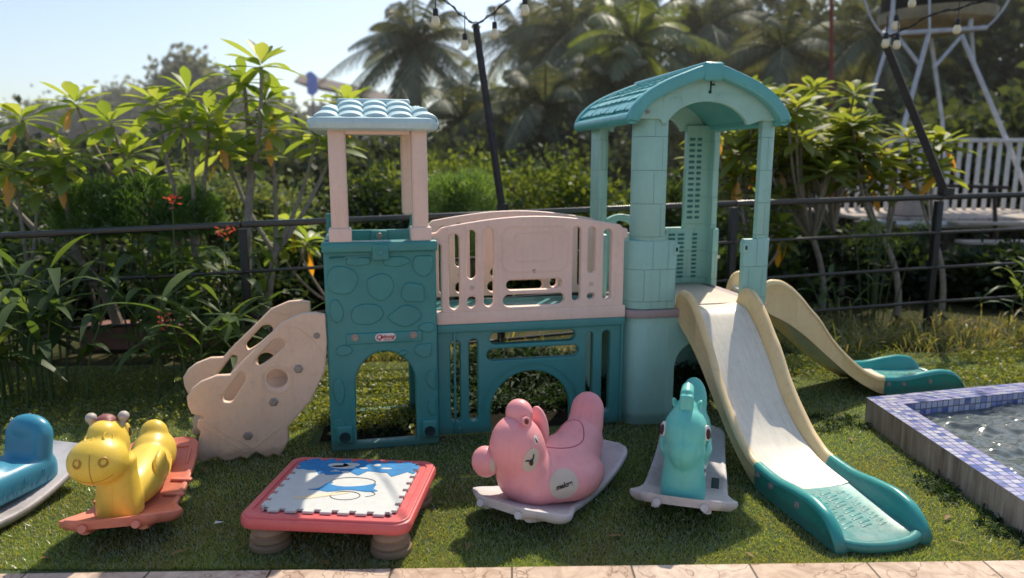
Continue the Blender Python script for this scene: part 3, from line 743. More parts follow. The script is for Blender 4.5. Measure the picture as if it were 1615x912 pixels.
def rocket(ly, shift, label):
    p = plate('climbing_side', [(x-.0+shift,z) for x,z in rk], [[(x+shift,z) for x,z in h] for h in (h1,h2,h3)], .035, M['rocket'], play, (0,ly,0), bev=.010)
    p['label'] = label
    m = MB(); ctr = (hc[0]+shift,ly-.018,hc[1])
    m.tube([(ctr[0]+.066*math.cos(R(a)),ctr[1],ctr[2]+.066*math.sin(R(a))) for a in range(0,361,12)], .003, 6)
    for a,b_ in (((322,662),(400,705)),((320,670),(392,712)),((396,708),(448,668))):
        a = to_plane(*a); b_ = to_plane(*b_); m.tube([(a[0]+shift,ly-.0175,a[1]),(b_[0]+shift,ly-.0175,b_[1])], .0026, 6)
    m.tube([(to_plane(x,y)[0]+shift,ly-.0175,to_plane(x,y)[1]) for x,y in ((446,512),(470,516),(492,532),(506,550),(514,568))], .0024, 6)
    m.build('moulded_ring', M['rocket'], p)
    for q in ((471,580),(432,632),(392,685)):
        c = to_plane(*q); mm = MB(); mm.lathe([(.0001,-.003),(.022,-.003),(.022,.004),(.017,.006),(.015,.012),(.0001,.012)],(c[0]+shift,ly-.0175,c[1]),6,Matrix.Rotation(R(90),4,'X')); mm.build('hex_bolt', M['metal'], p)
    c = to_plane(500,528); boltpart('bolt', (c[0]+shift,ly-.018,c[1]), .014, (0,-1,0), M['metal'], p)
    return p
rocket(.0, 0, 'front rocket shaped side of the climbing ladder')
rocket(.33, -.085, 'rear rocket shaped side of the climbing ladder')
for q in ((470,570),(432,620),(396,668)):
    c = to_plane(*q); m = MB(); m.box((c[0],.165,max(c[1]-.03,.03)),(.11,.33,.03), bev=.012); m.build('rung', M['rocket'], play)
# ================================================================== ROCKING ANIMALS (local: face -y, x to the viewer's right)
def rocker(name, mat, parent, rear=.145, waist=.150, flare=.205, nose=.135, L=.38, curve=.62, zc=.045, slots=True):
    W = lerp_tab([(-L,nose*.78),(-L+.02,nose),(-L+.055,nose+.012),(-L+.10,flare*.97),(-L+.14,flare),(-L+.20,flare*.90),(-L+.27,waist*1.02),(-.0,waist),(L*.6,rear),(L-.04,rear*.96),(L-.01,rear*.82),(L,rear*.62)])
    secs = []
    n = 60
    for i in range(n+1):
        y = -L+2*L*i/n; w = W(y); z = zc+curve*y*y
        t = .030
        e = 1 if 0 < i < n else .8
        ring = [(-w+.004,y,z-t*.5),(-w,y,z-t*.1),(-w+.003,y,z+.006*e),(-w+.014,y,z+.010*e),(-w+.026,y,z+.004),(0,y,z+.004),(w-.026,y,z+.004),(w-.014,y,z+.010*e),(w-.003,y,z+.006*e),(w,y,z-t*.1),(w-.004,y,z-t*.5),(w-.02,y,z-t),(0,y,z-t),(-w+.02,y,z-t)]
        secs.append(ring)
    m = MB(); m.loft(secs); 
    base = m.build(name, mat, parent, True, 50)
    for sx in (-1,1):
        r = MB(); sec = []
        for i in range(25):
            y = -L*.90+2*L*.90*i/24; z = zc+curve*y*y-.026; x = sx*.095
            zb = max(0.0, curve*y*y*.93+.001)
            sec.append([(x-.016,y,z+.004),(x-.014,y,zb+.004),(x,y,zb),(x+.014,y,zb+.004),(x+.016,y,z+.004)])
        r.loft(sec); r.build('runner', mat, base)
        b = MB(); b.tube([(sx*.085,-L+.03,zc+curve*(L-.03)**2-.024),(sx*.085,-L-.012,zc+curve*L*L-.020)],[.016,.014],12); b.build('stub_foot', mat, base)
    return base
def disc(name, mat, parent, c, rx, ry, normal, depth=.004, roll=0, up=(0,0,1)):
    n_ = Vector(normal).normalized(); u = Vector(up); x = u.cross(n_).normalized(); y = n_.cross(x)
    if roll: q = Matrix.Rotation(roll,3,n_); x = q @ x; y = q @ y
    m = MB(); rings = []
    for k,(s,h) in enumerate(((1.0,-.030),(1.0,depth*.5),(.93,depth),(.5,depth*1.15),(.02,depth*1.2))):
        rings.append([Vector(c)+x*(rx*s*math.cos(2*math.pi*j/28))+y*(ry*s*math.sin(2*math.pi*j/28))+n_*h for j in range(28)])
    m.loft(rings); return m.build(name, mat, parent)
def ray_in(o, start, direction):
    """surface point and normal of part o, local space"""
    ok, loc, nor, _ = o.ray_cast(Vector(start), Vector(direction).normalized())
    return (loc, nor) if ok else (Vector(start), -Vector(direction).normalized())

def loc_of(root, px, py, Y):
    """photo pixel at distance Y -> the root's own coordinates"""
    p = at(px, py, Y=Y)-Vector(root.location); a = -root.rotation_euler.z
    return Vector((p.x*math.cos(a)-p.y*math.sin(a), p.x*math.sin(a)+p.y*math.cos(a), p.z))
def facing(root):
    """direction towards the front of the garden in the root's own coordinates"""
    a = -root.rotation_euler.z; v = (Vector((0,0,CAM_Z+.4))-Vector(root.location)); v.z *= .35; v.normalize()
    return Vector((v.x*math.cos(a)-v.y*math.sin(a), v.x*math.sin(a)+v.y*math.cos(a), v.z))
def sticker(name, mat, parent, body, c, n, rx, ry, eps=.0022, roll=0):
    """flat print moulded onto the curved skin of body"""
    n = Vector(n).normalized(); x = Vector((0,0,1)).cross(n).normalized(); y = n.cross(x)
    if roll: q = Matrix.Rotation(roll,3,n); x = q @ x; y = q @ y
    m = MB(); rings = []
    for s_,e_ in ((1.0,-.004),(.99,eps),(.8,eps),(.6,eps),(.4,eps),(.2,eps),(.02,eps)):
        ring = []
        for j in range(36):
            p = Vector(c)+x*(rx*s_*math.cos(2*math.pi*j/36))+y*(ry*s_*math.sin(2*math.pi*j/36))
            ok, l_, nn, _ = body.ray_cast(p+n*.3, -n)
            if not ok: l_, nn = p, n
            ring.append(l_+n*e_)
        rings.append(ring)
    m.loft(rings); return m.build(name, mat, parent), x, y, n
# ---- pink bear on a grey rocker
bear = empty('rocking_bear', (.175,2.80,0), R(-35), 'pink rocking bear with its head turned sideways on a grey rocker base', 'rocking toy', 'ride-on rocking animals')
base = rocker('rocker_base', M['grey'], bear, rear=.165, waist=.165, flare=.215)
m = MB()
m.ell((.006,.03,.150),(.122,.29,.110)); m.ell((.0,-.14,.140),(.128,.15,.096)); m.ell((0,.19,.175),(.098,.13,.115))
m.ell((0,.245,.245),(.082,.060,.125), Matrix.Rotation(R(-16),3,'X')); m.ell((0,.262,.305),(.078,.052,.082), Matrix.Rotation(R(-16),3,'X'))
m.ell((0,.06,.195),(.092,.15,.042)); m.ell((-.028,-.225,.275),(.102,.118,.155), Matrix.Rotation(R(24),3,'X')); m.ell((-.018,-.20,.19),(.105,.118,.12))
c_ = loc_of(bear,908,752,2.745); m.ell(tuple(c_),(.098,.165,.082)); c_ = loc_of(bear,880,756,2.70); m.ell(tuple(c_),(.10,.13,.085))
bb = m.fused('body', M['bear'], bear, .008, 16)
FV = facing(bear)
m = MB(); c_ = loc_of(bear,819,652,2.63); m.ell(tuple(c_),(.056,.046,.056)); c_ = loc_of(bear,826,668,2.60); m.ell(tuple(c_),(.030,.034,.034)); m.fused('ear', M['bear'], bb, .006, 5)
m = MB(); c_ = loc_of(bear,766,728,2.60); m.ell(tuple(c_),(.056,.050,.060)); e2 = m.fused('ear', M['bear'], bb, .006, 4)
c_ = loc_of(bear,777,734,2.56); sticker('inner_ear', M['beige'], e2, e2, c_, FV+Vector((.5,0,-.1)), .012, .030)
m = MB(); c_ = loc_of(bear,851,672,2.70); m.ell(tuple(c_),(.040,.022,.082), Matrix.Rotation(R(-12),3,'Y')); m.fused('grip', M['bear'], bb, .006, 4)
c_ = loc_of(bear,830,665,2.56); sk = disc('grip_socket', M['bear'], bb, c_, .017, .017, FV+Vector((.3,0,.1)), .006); disc('socket_hole', simple('rust_hole',(.20,.03,.02),.7), sk, c_+(FV+Vector((.3,0,.1))).normalized()*.007, .008, .010, FV+Vector((.3,0,.1)), .002)
def on_body(px, py, Yg=2.6):
    o_ = loc_of(bear, 807.5, 456, .001); t_ = loc_of(bear, px, py, Yg); d = (t_-o_).normalized(); ok, l_, n_, _ = bb.ray_cast(o_, d); return (l_, n_) if ok else (t_, FV)
p_, n_ = on_body(838,726); nm = (n_*.8+FV*.2).normalized(); mz, sx_, sy_, sn_ = sticker('muzzle', M['beige'], bb, bb, p_, nm, .036, .046, roll=R(-20))
def skin(px, py): l_, n_ = on_body(px, py); return l_+n_*.0045
m = MB(); m.ell(tuple(skin(837,729)),(.008,.008,.012)); m.tube([skin(837,728),skin(840,722),skin(841,716)],[.004,.003,.002],6); m.tube([skin(837,728),skin(832,726),skin(828,727)],[.004,.003,.002],6); m.build('nose', M['black'], mz)
p_, n_ = on_body(845,694); ey,_,_,_ = sticker('eye', M['white'], bb, bb, p_, (n_+FV*.3), .011, .017, roll=R(-15)); m = MB(); m.tube([skin(843,692),skin(845,696),skin(846,699)],[.0015,.0028,.0015],6); m.build('pupil', M['black'], ey)
p_, n_ = on_body(889,764); nb = (n_*.35+FV*.65).normalized(); belly, sx_, sy_, sn_ = sticker('belly_patch', M['beige'], bb, bb, p_, nb, .060, .056, roll=R(12))
tm = text_mesh('malcre', .025, .0006, .3, .0012)
for v in tm.vertices:
    q_ = p_+sx_*v.co.x*1.0+sy_*(v.co.y-.004); ok, l_, nn, _ = bb.ray_cast(q_+sn_*.3, -sn_); v.co = (l_ if ok else q_)+sn_*(.0030+v.co.z)
link_mesh('lettering', tm, M['black'], belly, False)
# seat seam
m = MB(); pts = []
for a in range(0,361,10):
    x = .080*math.cos(R(a)); y = .045+.125*math.sin(R(a)); p_, n_ = ray_in(bb, (x,y,.6), (0,0,-1)); pts.append(p_+n_*-.0005)
m.tube(pts, .0028, 6); m.build('seat_seam', simple('seam_pink',(.50,.10,.14),.5), bb)

m = MB(); pts = [ray_in(bb, (0,y,.7), (0,0,-1))[0] for y in [x/100 for x in range(2,30,1)]]; m.tube(pts, .0015, 5); m.build('mould_seam', M['bear'], bb)
# ---- turquoise horse on a grey rocker
horse = empty('rocking_horse', (.735,2.885,0), R(-17), 'turquoise rocking horse facing the camera on a pale grey rocker base', 'rocking toy', 'ride-on rocking animals')
base = rocker('rocker_base', M['grey'], horse, rear=.150, waist=.165, flare=.205, nose=.150, L=.40)
m = MB()
m.lathe([(.0001,.10),(.085,.10),(.086,.14),(.080,.20),(.074,.26),(.080,.30),(.0001,.32)],(0,-.285,-.0),28,Matrix.Scale(.85,4,(0,1,0)))
m.ell((0,.0,.165),(.088,.26,.095)); m.ell((0,.22,.19),(.085,.12,.11)); m.ell((0,.26,.30),(.062,.045,.115), Matrix.Rotation(R(-16),3,'X'))
m.ell((0,-.24,.24),(.075,.10,.12)); m.ell((0,-.27,.355),(.083,.095,.100)); m.ell((0,-.325,.300),(.058,.060,.075)); m.ell((0,-.235,.41),(.055,.07,.065))
hb = m.fused('body', M['horse'], horse, .008, 7)
m = MB(); m.tube([(0,-.255,.415),(0,-.275,.465),(0,-.262,.502),(0,-.225,.512),(0,-.20,.485),(0,-.195,.44)],[.026,.028,.026,.024,.024,.024],10); m.box((0,-.288,.455),(.052,.024,.10), bev=.011); m.fused('forelock', M['horse'], hb, .0055, 3)
for sx in (-1,1):
    m = MB(); m.ell((sx*.040,-.235,.440),(.012,.022,.034), Matrix.Rotation(sx*R(22),3,'Y')); m.build('ear', M['horse'], hb)
    p_, n_ = ray_in(hb, (sx*.4,-.285,.365), (-sx,0,0)); n2 = (n_+Vector((0,-.35,.1))).normalized()
    ey = disc('eye', M['white'], hb, p_+Vector((0,-.006,0)), .021, .029, n2, .004); disc('pupil', simple('eye_brown',(.05,.008,.01),.3), ey, p_+n2*.0045+Vector((0,-.008,-.003)), .014, .020, n2, .003)
    m = MB(); m.ell((sx*.078,-.235,.265),(.018,.050,.042), Matrix.Rotation(R(-25),3,'X')@Matrix.Rotation(sx*R(18),3,'Y')); m.ell((sx*.082,-.20,.29),(.014,.03,.035)); m.fused('handle', M['horse'], hb, .005, 3)
    p_, n_ = ray_in(hb, (sx*.03,-.6,.285), (0,1,0)); 
disc('mouth', M['dimple'], hb, ray_in(hb,(0,-.6,.268),(0,1,0))[0]+Vector((0,.0095,0)), .013, .006, (0,-1,-.1), .003)
p_, n_ = ray_in(hb, (.4,-.29,.215), (-1,0,0)); st = disc('sticker', M['white'], hb, p_, .010, .024, (n_+Vector((0,-.5,0))), .001)
tm = text_mesh('R', .022, .0005); nz = (n_+Vector((0,-.5,0))).normalized(); xx = Vector((0,0,1)).cross(nz).normalized(); yy = nz.cross(xx); pp = p_+nz*.003
tm.transform(Matrix(((xx.x,yy.x,nz.x,pp.x),(xx.y,yy.y,nz.y,pp.y),(xx.z,yy.z,nz.z,pp.z),(0,0,0,1)))); link_mesh('lettering', tm, simple('purple_ink',(.12,.05,.2),.5), st, False)
m = MB(); m.box((.115,-.02,.053),(.03,.10,.004), bev=.002); m.build('foot_slot', M['hole_shade'], base)

m = MB(); pts = [ray_in(hb, (0,-.7,z), (0,1,0))[0] for z in [x/100 for x in range(12,42,1)]]; m.tube(pts, .0014, 5); m.build('mould_seam', M['horse'], hb)
# ---- yellow giraffe on a coral rocker
gir = empty('rocking_giraffe', (-1.475,2.73,0), R(12), 'yellow rocking giraffe with white horns on a coral red rocker base', 'rocking toy', 'ride-on rocking animals')
base = rocker('rocker_base', M['orange'], gir, rear=.155, waist=.155, flare=.205, nose=.145, L=.385)
m = MB()
m.lathe([(.0001,.085),(.080,.085),(.080,.12),(.074,.18),(.068,.25),(.070,.30),(.0001,.33)],(-.012,-.225,0),28)
m.ell((0,.01,.135),(.096,.25,.092)); m.ell((0,.20,.145),(.088,.12,.10)); m.ell((.0,.225,.222),(.058,.048,.062), Matrix.Rotation(R(-14),3,'X'))
m.ell((-.035,-.225,.350),(.074,.085,.098)); m.ell((-.035,-.25,.402),(.054,.058,.050)); m.ell((-.045,-.300,.322),(.100,.088,.086)); m.ell((-.035,-.23,.398),(.058,.055,.05))
gb = m.fused('body', M['yellow'], gir, .008, 7)
for sx in (-1,1):
    m = MB(); m.tube([(sx*.040-.035,-.205,.40),(sx*.052-.035,-.20,.435)],[.014,.012],12); m.ell((sx*.054-.035,-.198,.447),(.020,.020,.019)); m.fused('horn', simple('horn_grey',(.50,.43,.38),.5), gb, .004, 2)
    for (xx_,zz_2,r_) in ((.042,.352,.013),):
        p_, n_ = ray_in(gb, (sx*xx_-.045,-.7,zz_2-.008), (0,1,0)); m = MB(); q_ = Vector((0,0,1)).rotation_difference(n_).to_matrix()
        m.tube([p_+q_ @ Vector((r_*math.cos(R(a)),r_*1.1*math.sin(R(a)),-.001)) for a in range(0,361,20)], .0042, 8); m.build('nostril', simple('ochre',(.45,.24,.02),.45), gb)
    p_, n_ = ray_in(gb, (sx*.030-.035,-.7,.440), (0,1,-.08)); m = MB(); q_ = Vector((0,0,1)).rotation_difference(n_).to_matrix()
    m.tube([p_+q_ @ Vector((.015*math.cos(R(a)),.018*math.sin(R(a)),-.001)) for a in range(0,361,20)], .003, 8); m.build('eye', M['yellow'], gb)
    p_, n_ = ray_in(gb, (sx*.4,-.19,.385), (-sx,0,0)); m = MB(); m.ell(tuple(p_),(.010,.020,.032)); e_ = m.build('ear', M['yellow'], gb)
    disc('ear_hole', simple('dark_ochre',(.10,.06,.01),.6), e_, p_+Vector((sx*.009,-.006,0)), .007, .017, (sx,-.4,0), .002)
    p_, n_ = ray_in(gb, (sx*.4,.005,.20), (-sx,0,-.12)); 
m = MB(); m.ell((-.035,-.215,.437),(.034,.034,.026)); m.ell((-.023,-.235,.434),(.020,.02,.02)); m.build('hair_tuft', simple('dusty_rose',(.30,.10,.09),.5,bump=.5), gb)
m = MB(); pts = []
for z in [x/100 for x in range(27,39,1)]: p_, n_ = ray_in(gb, (-.045,-.7,z-.008), (0,1,0)); pts.append(p_-n_*.0005)
m.tube(pts, .0018, 6); pts = []
for a in range(-26,27,4):
    p_, n_ = ray_in(gb, (0.004*a*.6-.045,-.7,.270+.00003*a*a), (0,1,0)); pts.append(p_-n_*.0006)
m.tube(pts, .0018, 6); m.build('face_seam', simple('seam_yellow',(.35,.17,.02),.5), gb)
for sx in (1,-1):
    m = MB(); m.ell((sx*.080,-.02,.180),(.020,.070,.055), Matrix.Rotation(R(12),3,'X')); m.fused('side_patch', M['yellow'], gb, .006, 3)
    for k in range(4):
        p_, n_ = ray_in(gb, (sx*.4,.08+.012*k,.15-.02*k), (-sx,0,0)); m = MB(); m.tube([p_+Vector((0,-.03,-.014)),p_,p_+Vector((0,.03,.018))],[.002,.004,.002],6); m.build('moulded_rib', M['yellow'], gb)
m = MB()
for k,(y,s) in enumerate(((-.03,1),(.10,-1))):
    zc_ = .045+.62*y*y+.008; m.box((.125,y,zc_),(.085,.026,.014), rot=Matrix.Rotation(R(-14),3,'Z'), bev=.006); m.box((-.125,y,zc_),(.085,.026,.014), rot=Matrix.Rotation(R(14),3,'Z'), bev=.006)
y = .33; m.box((.0,y,.045+.62*y*y+.006),(.22,.012,.008), rot=Matrix.Rotation(R(22),3,'X'), bev=.004); m.box((.12,.27,.045+.62*.27**2+.006),(.012,.10,.008), rot=Matrix.Rotation(R(18),3,'X'), bev=.004)
m.build('foot_ridge', M['orange'], base)

m = MB(); pts = [ray_in(gb, (-.012,-.7,z), (0,1,0))[0] for z in [x/100 for x in range(11,24,1)]]; m.tube(pts, .0014, 5); m.build('mould_seam', M['yellow'], gb)
# ---- blue rocking seat, cut by the frame
bl = empty('rocking_toy', (-2.03,2.61,0), R(-14), 'sky blue rocking seat with a high curved back on a grey rocker base', 'rocking toy', 'ride-on rocking animals')
base = rocker('rocker_base', M['grey'], bl, rear=.15, waist=.17, flare=.22, nose=.15, L=.42)
m = MB(); m.box((0,.03,.125),(.215,.50,.13), bev=.045); m.box((0,.225,.205),(.205,.085,.22), rot=Matrix.Rotation(R(-10),3,'X'), bev=.075 if False else .042); m.ell((0,.24,.285),(.098,.05,.062)); m.ell((0,-.02,.175),(.085,.16,.04)); m.ell((0,-.20,.20),(.085,.09,.09)); m.ell((0,-.30,.30),(.10,.10,.11))
bo = m.fused('body', M['blue'], bl, .008, 8)
m = MB(); rr_ = random.Random(9)
for k in range(26):
    y = -.16+.36*k/25+rr_.uniform(-.01,.01); z = .115+rr_.uniform(-.02,.025)
    L_ = rr_.uniform(.010,.020); pts = []
    for t in (-1,-.4,.2,1):
        pp, nn = ray_in(bo, (.4,y+.008*t*t+.004*t,z+L_*t), (-1,0,0)); pts.append(pp+nn*.0004)
    if max(q_.x for q_ in pts) < .2: m.tube(pts, [.001,.0035,.003,.001], 6)
m.build('moulded_waves', M['blue'], bo)

# ---- low red table with tan legs
tbl = empty('play_table', (-.630,2.59,0), R(-5.0), 'low red plastic play table with rounded corners and ribbed tan legs', 'table')
tw, td, tz = .61, .54, .148
tt = plate('tabletop', rrect(-tw/2,-td/2,tw/2,td/2,.055,8), [], .045, M['red'], tbl, (0,0,tz-.024), (1,0,0),(0,1,0), .014)
rimo = rrect(-tw/2+.010,-td/2+.010,tw/2-.010,td/2-.010,.048,8); rimi = rrect(-tw/2+.036,-td/2+.036,tw/2-.036,td/2-.036,.04,8)
join_meshes('raised_rim', [plate_mesh(rimo,[rimi],.012,(0,0,tz-.002),(1,0,0),(0,1,0),.004)], M['red'], tt)
for sx in (-1,1):
    for sy in (-1,1):
        m = MB(); m.lathe([(r_,z_*.82) for r_,z_ in [(.0001,0),(.062,.0),(.072,.010),(.073,.028),(.064,.038),(.070,.048),(.069,.062),(.059,.072),(.063,.082),(.060,.096),(.052,.106),(.056,.124),(.0001,.125)]],(sx*(tw/2-.085),sy*(td/2-.085),0),26); m.build('leg', M['tan'], tbl)
# foam puzzle mat: toothed outline, printed shapes laid in layers
def toothed(w, h, n, d=.009):
    out = []
    def edge(a, b, nrm):
        a = Vector(a); b = Vector(b); k = 2*n+1
        for i in range(k):
            p = a.lerp(b, i/k); q_ = a.lerp(b, (i+1)/k); off = Vector(nrm)*(d if i % 2 else -d)
            s = (b-a).normalized()*(.004 if i % 2 else -.004)
            out.append(tuple(p+off-s)); out.append(tuple(q_+off+s))
    edge((-w,-h),(w,-h),(0,-1)); edge((w,-h),(w,h),(1,0)); edge((w,h),(-w,h),(0,1)); edge((-w,h),(-w,-h),(-1,0))
    return out
mat_ = empty('puzzle_mat', (-.630,2.59,tz), R(-5.0), 'white and blue foam puzzle mat with toothed edges lying on the red table', 'play mat')
W_, H_ = .236, .216
foam = simple('foam_white', (.60,.60,.57), .75, var=.06, scale=30, bump=.1); foamb = simple('foam_blue', (.015,.20,.46), .7, var=.2, scale=40, bump=.1)
ml = join_meshes('mat_sheet', [plate_mesh(toothed(W_,H_,7), [], .010, (0,0,.0065), (1,0,0),(0,1,0), .0015)], foam, mat_)
def shape(pts, z, mat, name='printed_shape'):
    me = plate_mesh(pts, [], .0016, (0,0,z), (1,0,0),(0,1,0), .0003); return join_meshes(name, [me], mat, ml)
sky_ = [p for p in toothed(W_,H_,7) if p[1] > .10]
sky_.sort(key=lambda p: 0)
tb = [p for p in toothed(W_,H_,7)]
top_ = [p for p in tb if p[1] > .110]
wav = [(-.236+.472*i/18, .108+.018*math.sin(i*1.15)+.014*math.sin(i*2.3+1)) for i in range(19)]
right_top = [p for p in top_]
shape(wav+[p for p in top_ ], .0124, foamb, 'blue_print')
for (cx_,cy_,r1_,r2_) in ((-.08,.165,.042,.020),(-.03,.175,.035,.016),(-.055,.15,.05,.016),(.075,.178,.014,.012),(.12,.150,.022,.008),(.03,.145,.018,.007)):
    shape(smooth_closed([(cx_+r1_*math.cos(R(a)),cy_+r2_*math.sin(R(a))) for a in range(0,360,40)],4), .0134, foam, 'cloud_print')
shape(smooth_closed([(-.10,.075),(-.055,.085),(-.04,.100),(-.07,.108),(-.11,.095)],4), .0124, foamb, 'blue_print')
# plain blue swoosh and outlined ovals in the middle
shape(smooth_closed([(-.125,-.055),(-.09,-.045),(-.07,.0),(-.055,.02),(-.05,-.008),(.0,-.022),(.07,-.010),(.115,.012),(.118,-.03),(.138,-.048),(.10,-.058),(.03,-.048),(-.04,-.068),(-.08,-.060)],5), .0124, foamb, 'blue_print')
def outline(cx_, cy_, rx_, ry_, a0=0, a1=360, w=.0016):
    m = MB(); m.tube([(cx_+rx_*math.cos(R(a)), cy_+ry_*math.sin(R(a)), .0118) for a in range(a0,a1+1,12)], w, 5); m.build('line_print', M['black'], ml)
outline(.025,.022,.085,.038,-20,210); outline(.03,-.095,.055,.034,0,360); outline(.075,-.075,.06,.026,-60,60)
shape(smooth_closed([(-.150,-.118),(-.10,-.105),(-.03,-.08),(.04,-.065),(.02,-.082),(-.06,-.115),(-.11,-.135),(-.148,-.135)],4), .0122, simple('foam_sand',(.74,.62,.42),.75,var=.05), 'cream_print')
# litter
m = MB(); p0 = at(346,822,Z=.018); m.add([(p0.x-.020,p0.y-.006,.010),(p0.x+.018,p0.y-.002,.016),(p0.x+.020,p0.y+.006,.012),(p0.x-.015,p0.y+.004,.017)],[(0,1,2,3)]); o = m.build('paper_scrap', simple('paper',(.7,.7,.66),.8)); tag(o,'tiny white paper scrap lying on the grass beside the red table','litter')
# ================================================================== SETTING
def sheet(name, pts, z, mat, res=None):
    m = MB(); m.add([(x,y,z) for x,y in pts], [tuple(range(len(pts)))]); o = m.build(name, mat, None, False); tag(o, kind='structure'); return o
def ground_mat():
    m, nt, N, L, out = newmat('soil'); b = nd(nt,'ShaderNodeBsdfPrincipled',Roughness=.95); b.inputs['Specular IOR Level'].default_value = .05; L.new(b.outputs[0],out.inputs[0]); co = mapping(nt)
    n = nd(nt,'ShaderNodeTexNoise',Scale=2.2,Detail=9.0,Roughness=.7); L.new(co,n.inputs['Vector'])
    r = ramp(nt,n.outputs[0],[(.3,(.018,.026,.010)),(.5,(.05,.052,.022)),(.68,(.10,.075,.045))]); L.new(r.outputs[0],b.inputs['Base Color'])
    bp = nd(nt,'ShaderNodeBump',Strength=.6,Distance=.05); L.new(n.outputs[0],bp.inputs['Height']); L.new(bp.outputs[0],b.inputs['Normal']); return m
sheet('ground', [(-400,-60),(400,-60),(400,700),(-400,700)], -.006, ground_mat())
def lawn_mat():
    m, nt, N, L, out = newmat('artificial_turf'); b = nd(nt,'ShaderNodeBsdfPrincipled',Roughness=.85); L.new(b.outputs[0],out.inputs[0]); co = mapping(nt)
    n = nd(nt,'ShaderNodeTexNoise',Scale=1.6,Detail=5.0); L.new(co,n.inputs['Vector']); n2 = nd(nt,'ShaderNodeTexNoise',Scale=170.0,Detail=3.0); L.new(co,n2.inputs['Vector'])
    r = ramp(nt,n.outputs[0],[(.3,(.035,.075,.018)),(.7,(.07,.105,.025))]); r2 = ramp(nt,n2.outputs[0],[(.3,(.4,.4,.4)),(.7,(1.5,1.5,1.4))])
    mx = nd(nt,'ShaderNodeMix',data_type='RGBA',blend_type='MULTIPLY'); mx.inputs[0].default_value = 1; L.new(r.outputs[0],mx.inputs[6]); L.new(r2.outputs[0],mx.inputs[7]); L.new(mx.outputs[2],b.inputs['Base Color'])
    bp = nd(nt,'ShaderNodeBump',Strength=1.0,Distance=.01); L.new(n2.outputs[0],bp.inputs['Height']); L.new(bp.outputs[0],b.inputs['Normal']); return m
PE = lambda x: 2.256+.024*x            # edge of the paving
sheet('lawn', [(-6,PE(-6)),(6,PE(6)),(6,5.35),(-6,4.6)], 0, lawn_mat())
# paving
def paving_mat():
    m, nt, N, L, out = newmat('sandstone_paving'); b = nd(nt,'ShaderNodeBsdfPrincipled',Roughness=.75); L.new(b.outputs[0],out.inputs[0]); co = mapping(nt)
    bk = nd(nt,'ShaderNodeTexBrick',offset=.5); bk.inputs['Scale'].default_value = 1; bk.inputs['Brick Width'].default_value = .40; bk.inputs['Row Height'].default_value = .30; bk.inputs['Mortar Size'].default_value = .004
    bk.inputs['Color1'].default_value = (.52,.38,.28,1); bk.inputs['Color2'].default_value = (.62,.50,.41,1); bk.inputs['Mortar'].default_value = (.10,.07,.05,1); L.new(co,bk.inputs['Vector'])
    n = nd(nt,'ShaderNodeTexNoise',Scale=9.0,Detail=8.0,Roughness=.7,Distortion=1.5); L.new(co,n.inputs['Vector']); r = ramp(nt,n.outputs[0],[(.3,(.6,.5,.45)),(.6,(1.1,1.08,1.05))])
    v = nd(nt,'ShaderNodeTexVoronoi',feature='DISTANCE_TO_EDGE',Scale=3.3); 
    ns = nd(nt,'ShaderNodeVectorMath',operation='ADD'); L.new(co,ns.inputs[0]); nn = nd(nt,'ShaderNodeTexNoise',Scale=3.0,Detail=4.0); L.new(co,nn.inputs['Vector']); L.new(nn.outputs['Color'],ns.inputs[1]); L.new(ns.outputs[0],v.inputs['Vector'])
    rv = ramp(nt,v.outputs['Distance'],[(0,(.55,.45,.4)),(.012,(1,1,1))])
    mx = nd(nt,'ShaderNodeMix',data_type='RGBA',blend_type='MULTIPLY'); mx.inputs[0].default_value = 1; L.new(bk.outputs[0],mx.inputs[6]); L.new(r.outputs[0],mx.inputs[7])
    mx2 = nd(nt,'ShaderNodeMix',data_type='RGBA',blend_type='MULTIPLY'); mx2.inputs[0].default_value = 1; L.new(mx.outputs[2],mx2.inputs[6]); L.new(rv.outputs[0],mx2.inputs[7]); L.new(mx2.outputs[2],b.inputs['Base Color'])
    bp = nd(nt,'ShaderNodeBump',Strength=.6,Distance=.006); L.new(rv.outputs[0],bp.inputs['Height']); L.new(bp.outputs[0],b.inputs['Normal']); return m
m = MB(); m.loft([[(x,PE(x)+.0,-.003),(x,PE(x),.016),(x,PE(x)-.008,.022),(x,-3,.022),(x,-3,-.003)] for x in (-6,-2,0,2,6)]); tag(m.build('paving', paving_mat(), None, True, 30), kind='structure')

sheet('bed_and_tower_shade', [(-.95,3.42),(-.36,3.52),(.55,3.72),(.55,3.95),(1.45,4.25),(1.45,5.3),(-.45,5.1),(-.5,4.15),(-1.02,4.0)], .004, simple('dark_soil_and_shade', (.016,.014,.009), .95, var=.5, scale=25, bump=.5, spec=.05))  # dark soil bed; the part under the small tower paints its shade
# turf blades
def blades_field(name, P, H, W, mat, lean=.35, rng=RNG):
    n = len(P); a = rng.uniform(0,2*math.pi,n); lx = rng.normal(size=(n,2))*lean
    h = np.broadcast_to(H,(n,))*rng.uniform(.6,1.25,n); w = np.broadcast_to(W,(n,))
    v = np.empty((n,3,3)); S = np.stack([np.cos(a),np.sin(a),np.zeros(n)],1)*w[:,None]*.5
    v[:,0] = P-S; v[:,1] = P+S; v[:,2] = P+np.stack([lx[:,0]*h,lx[:,1]*h,h],1)
    return np_mesh(name, v.reshape(-1,3), np.arange(n*3), 3, mat)
turf_leaf = leafmat('turf_blade', [(.12,.21,.035),(.17,.27,.045),(.27,.35,.09),(.14,.24,.04),(.46,.47,.20)], .62, .4, .12, (.22,.21,.075))
n = 330000; Y = 2.27+(5.3-2.27)*RNG.uniform(0,1,n)**1.35; X = (RNG.uniform(-1,1,n))*(.80*Y+.15)
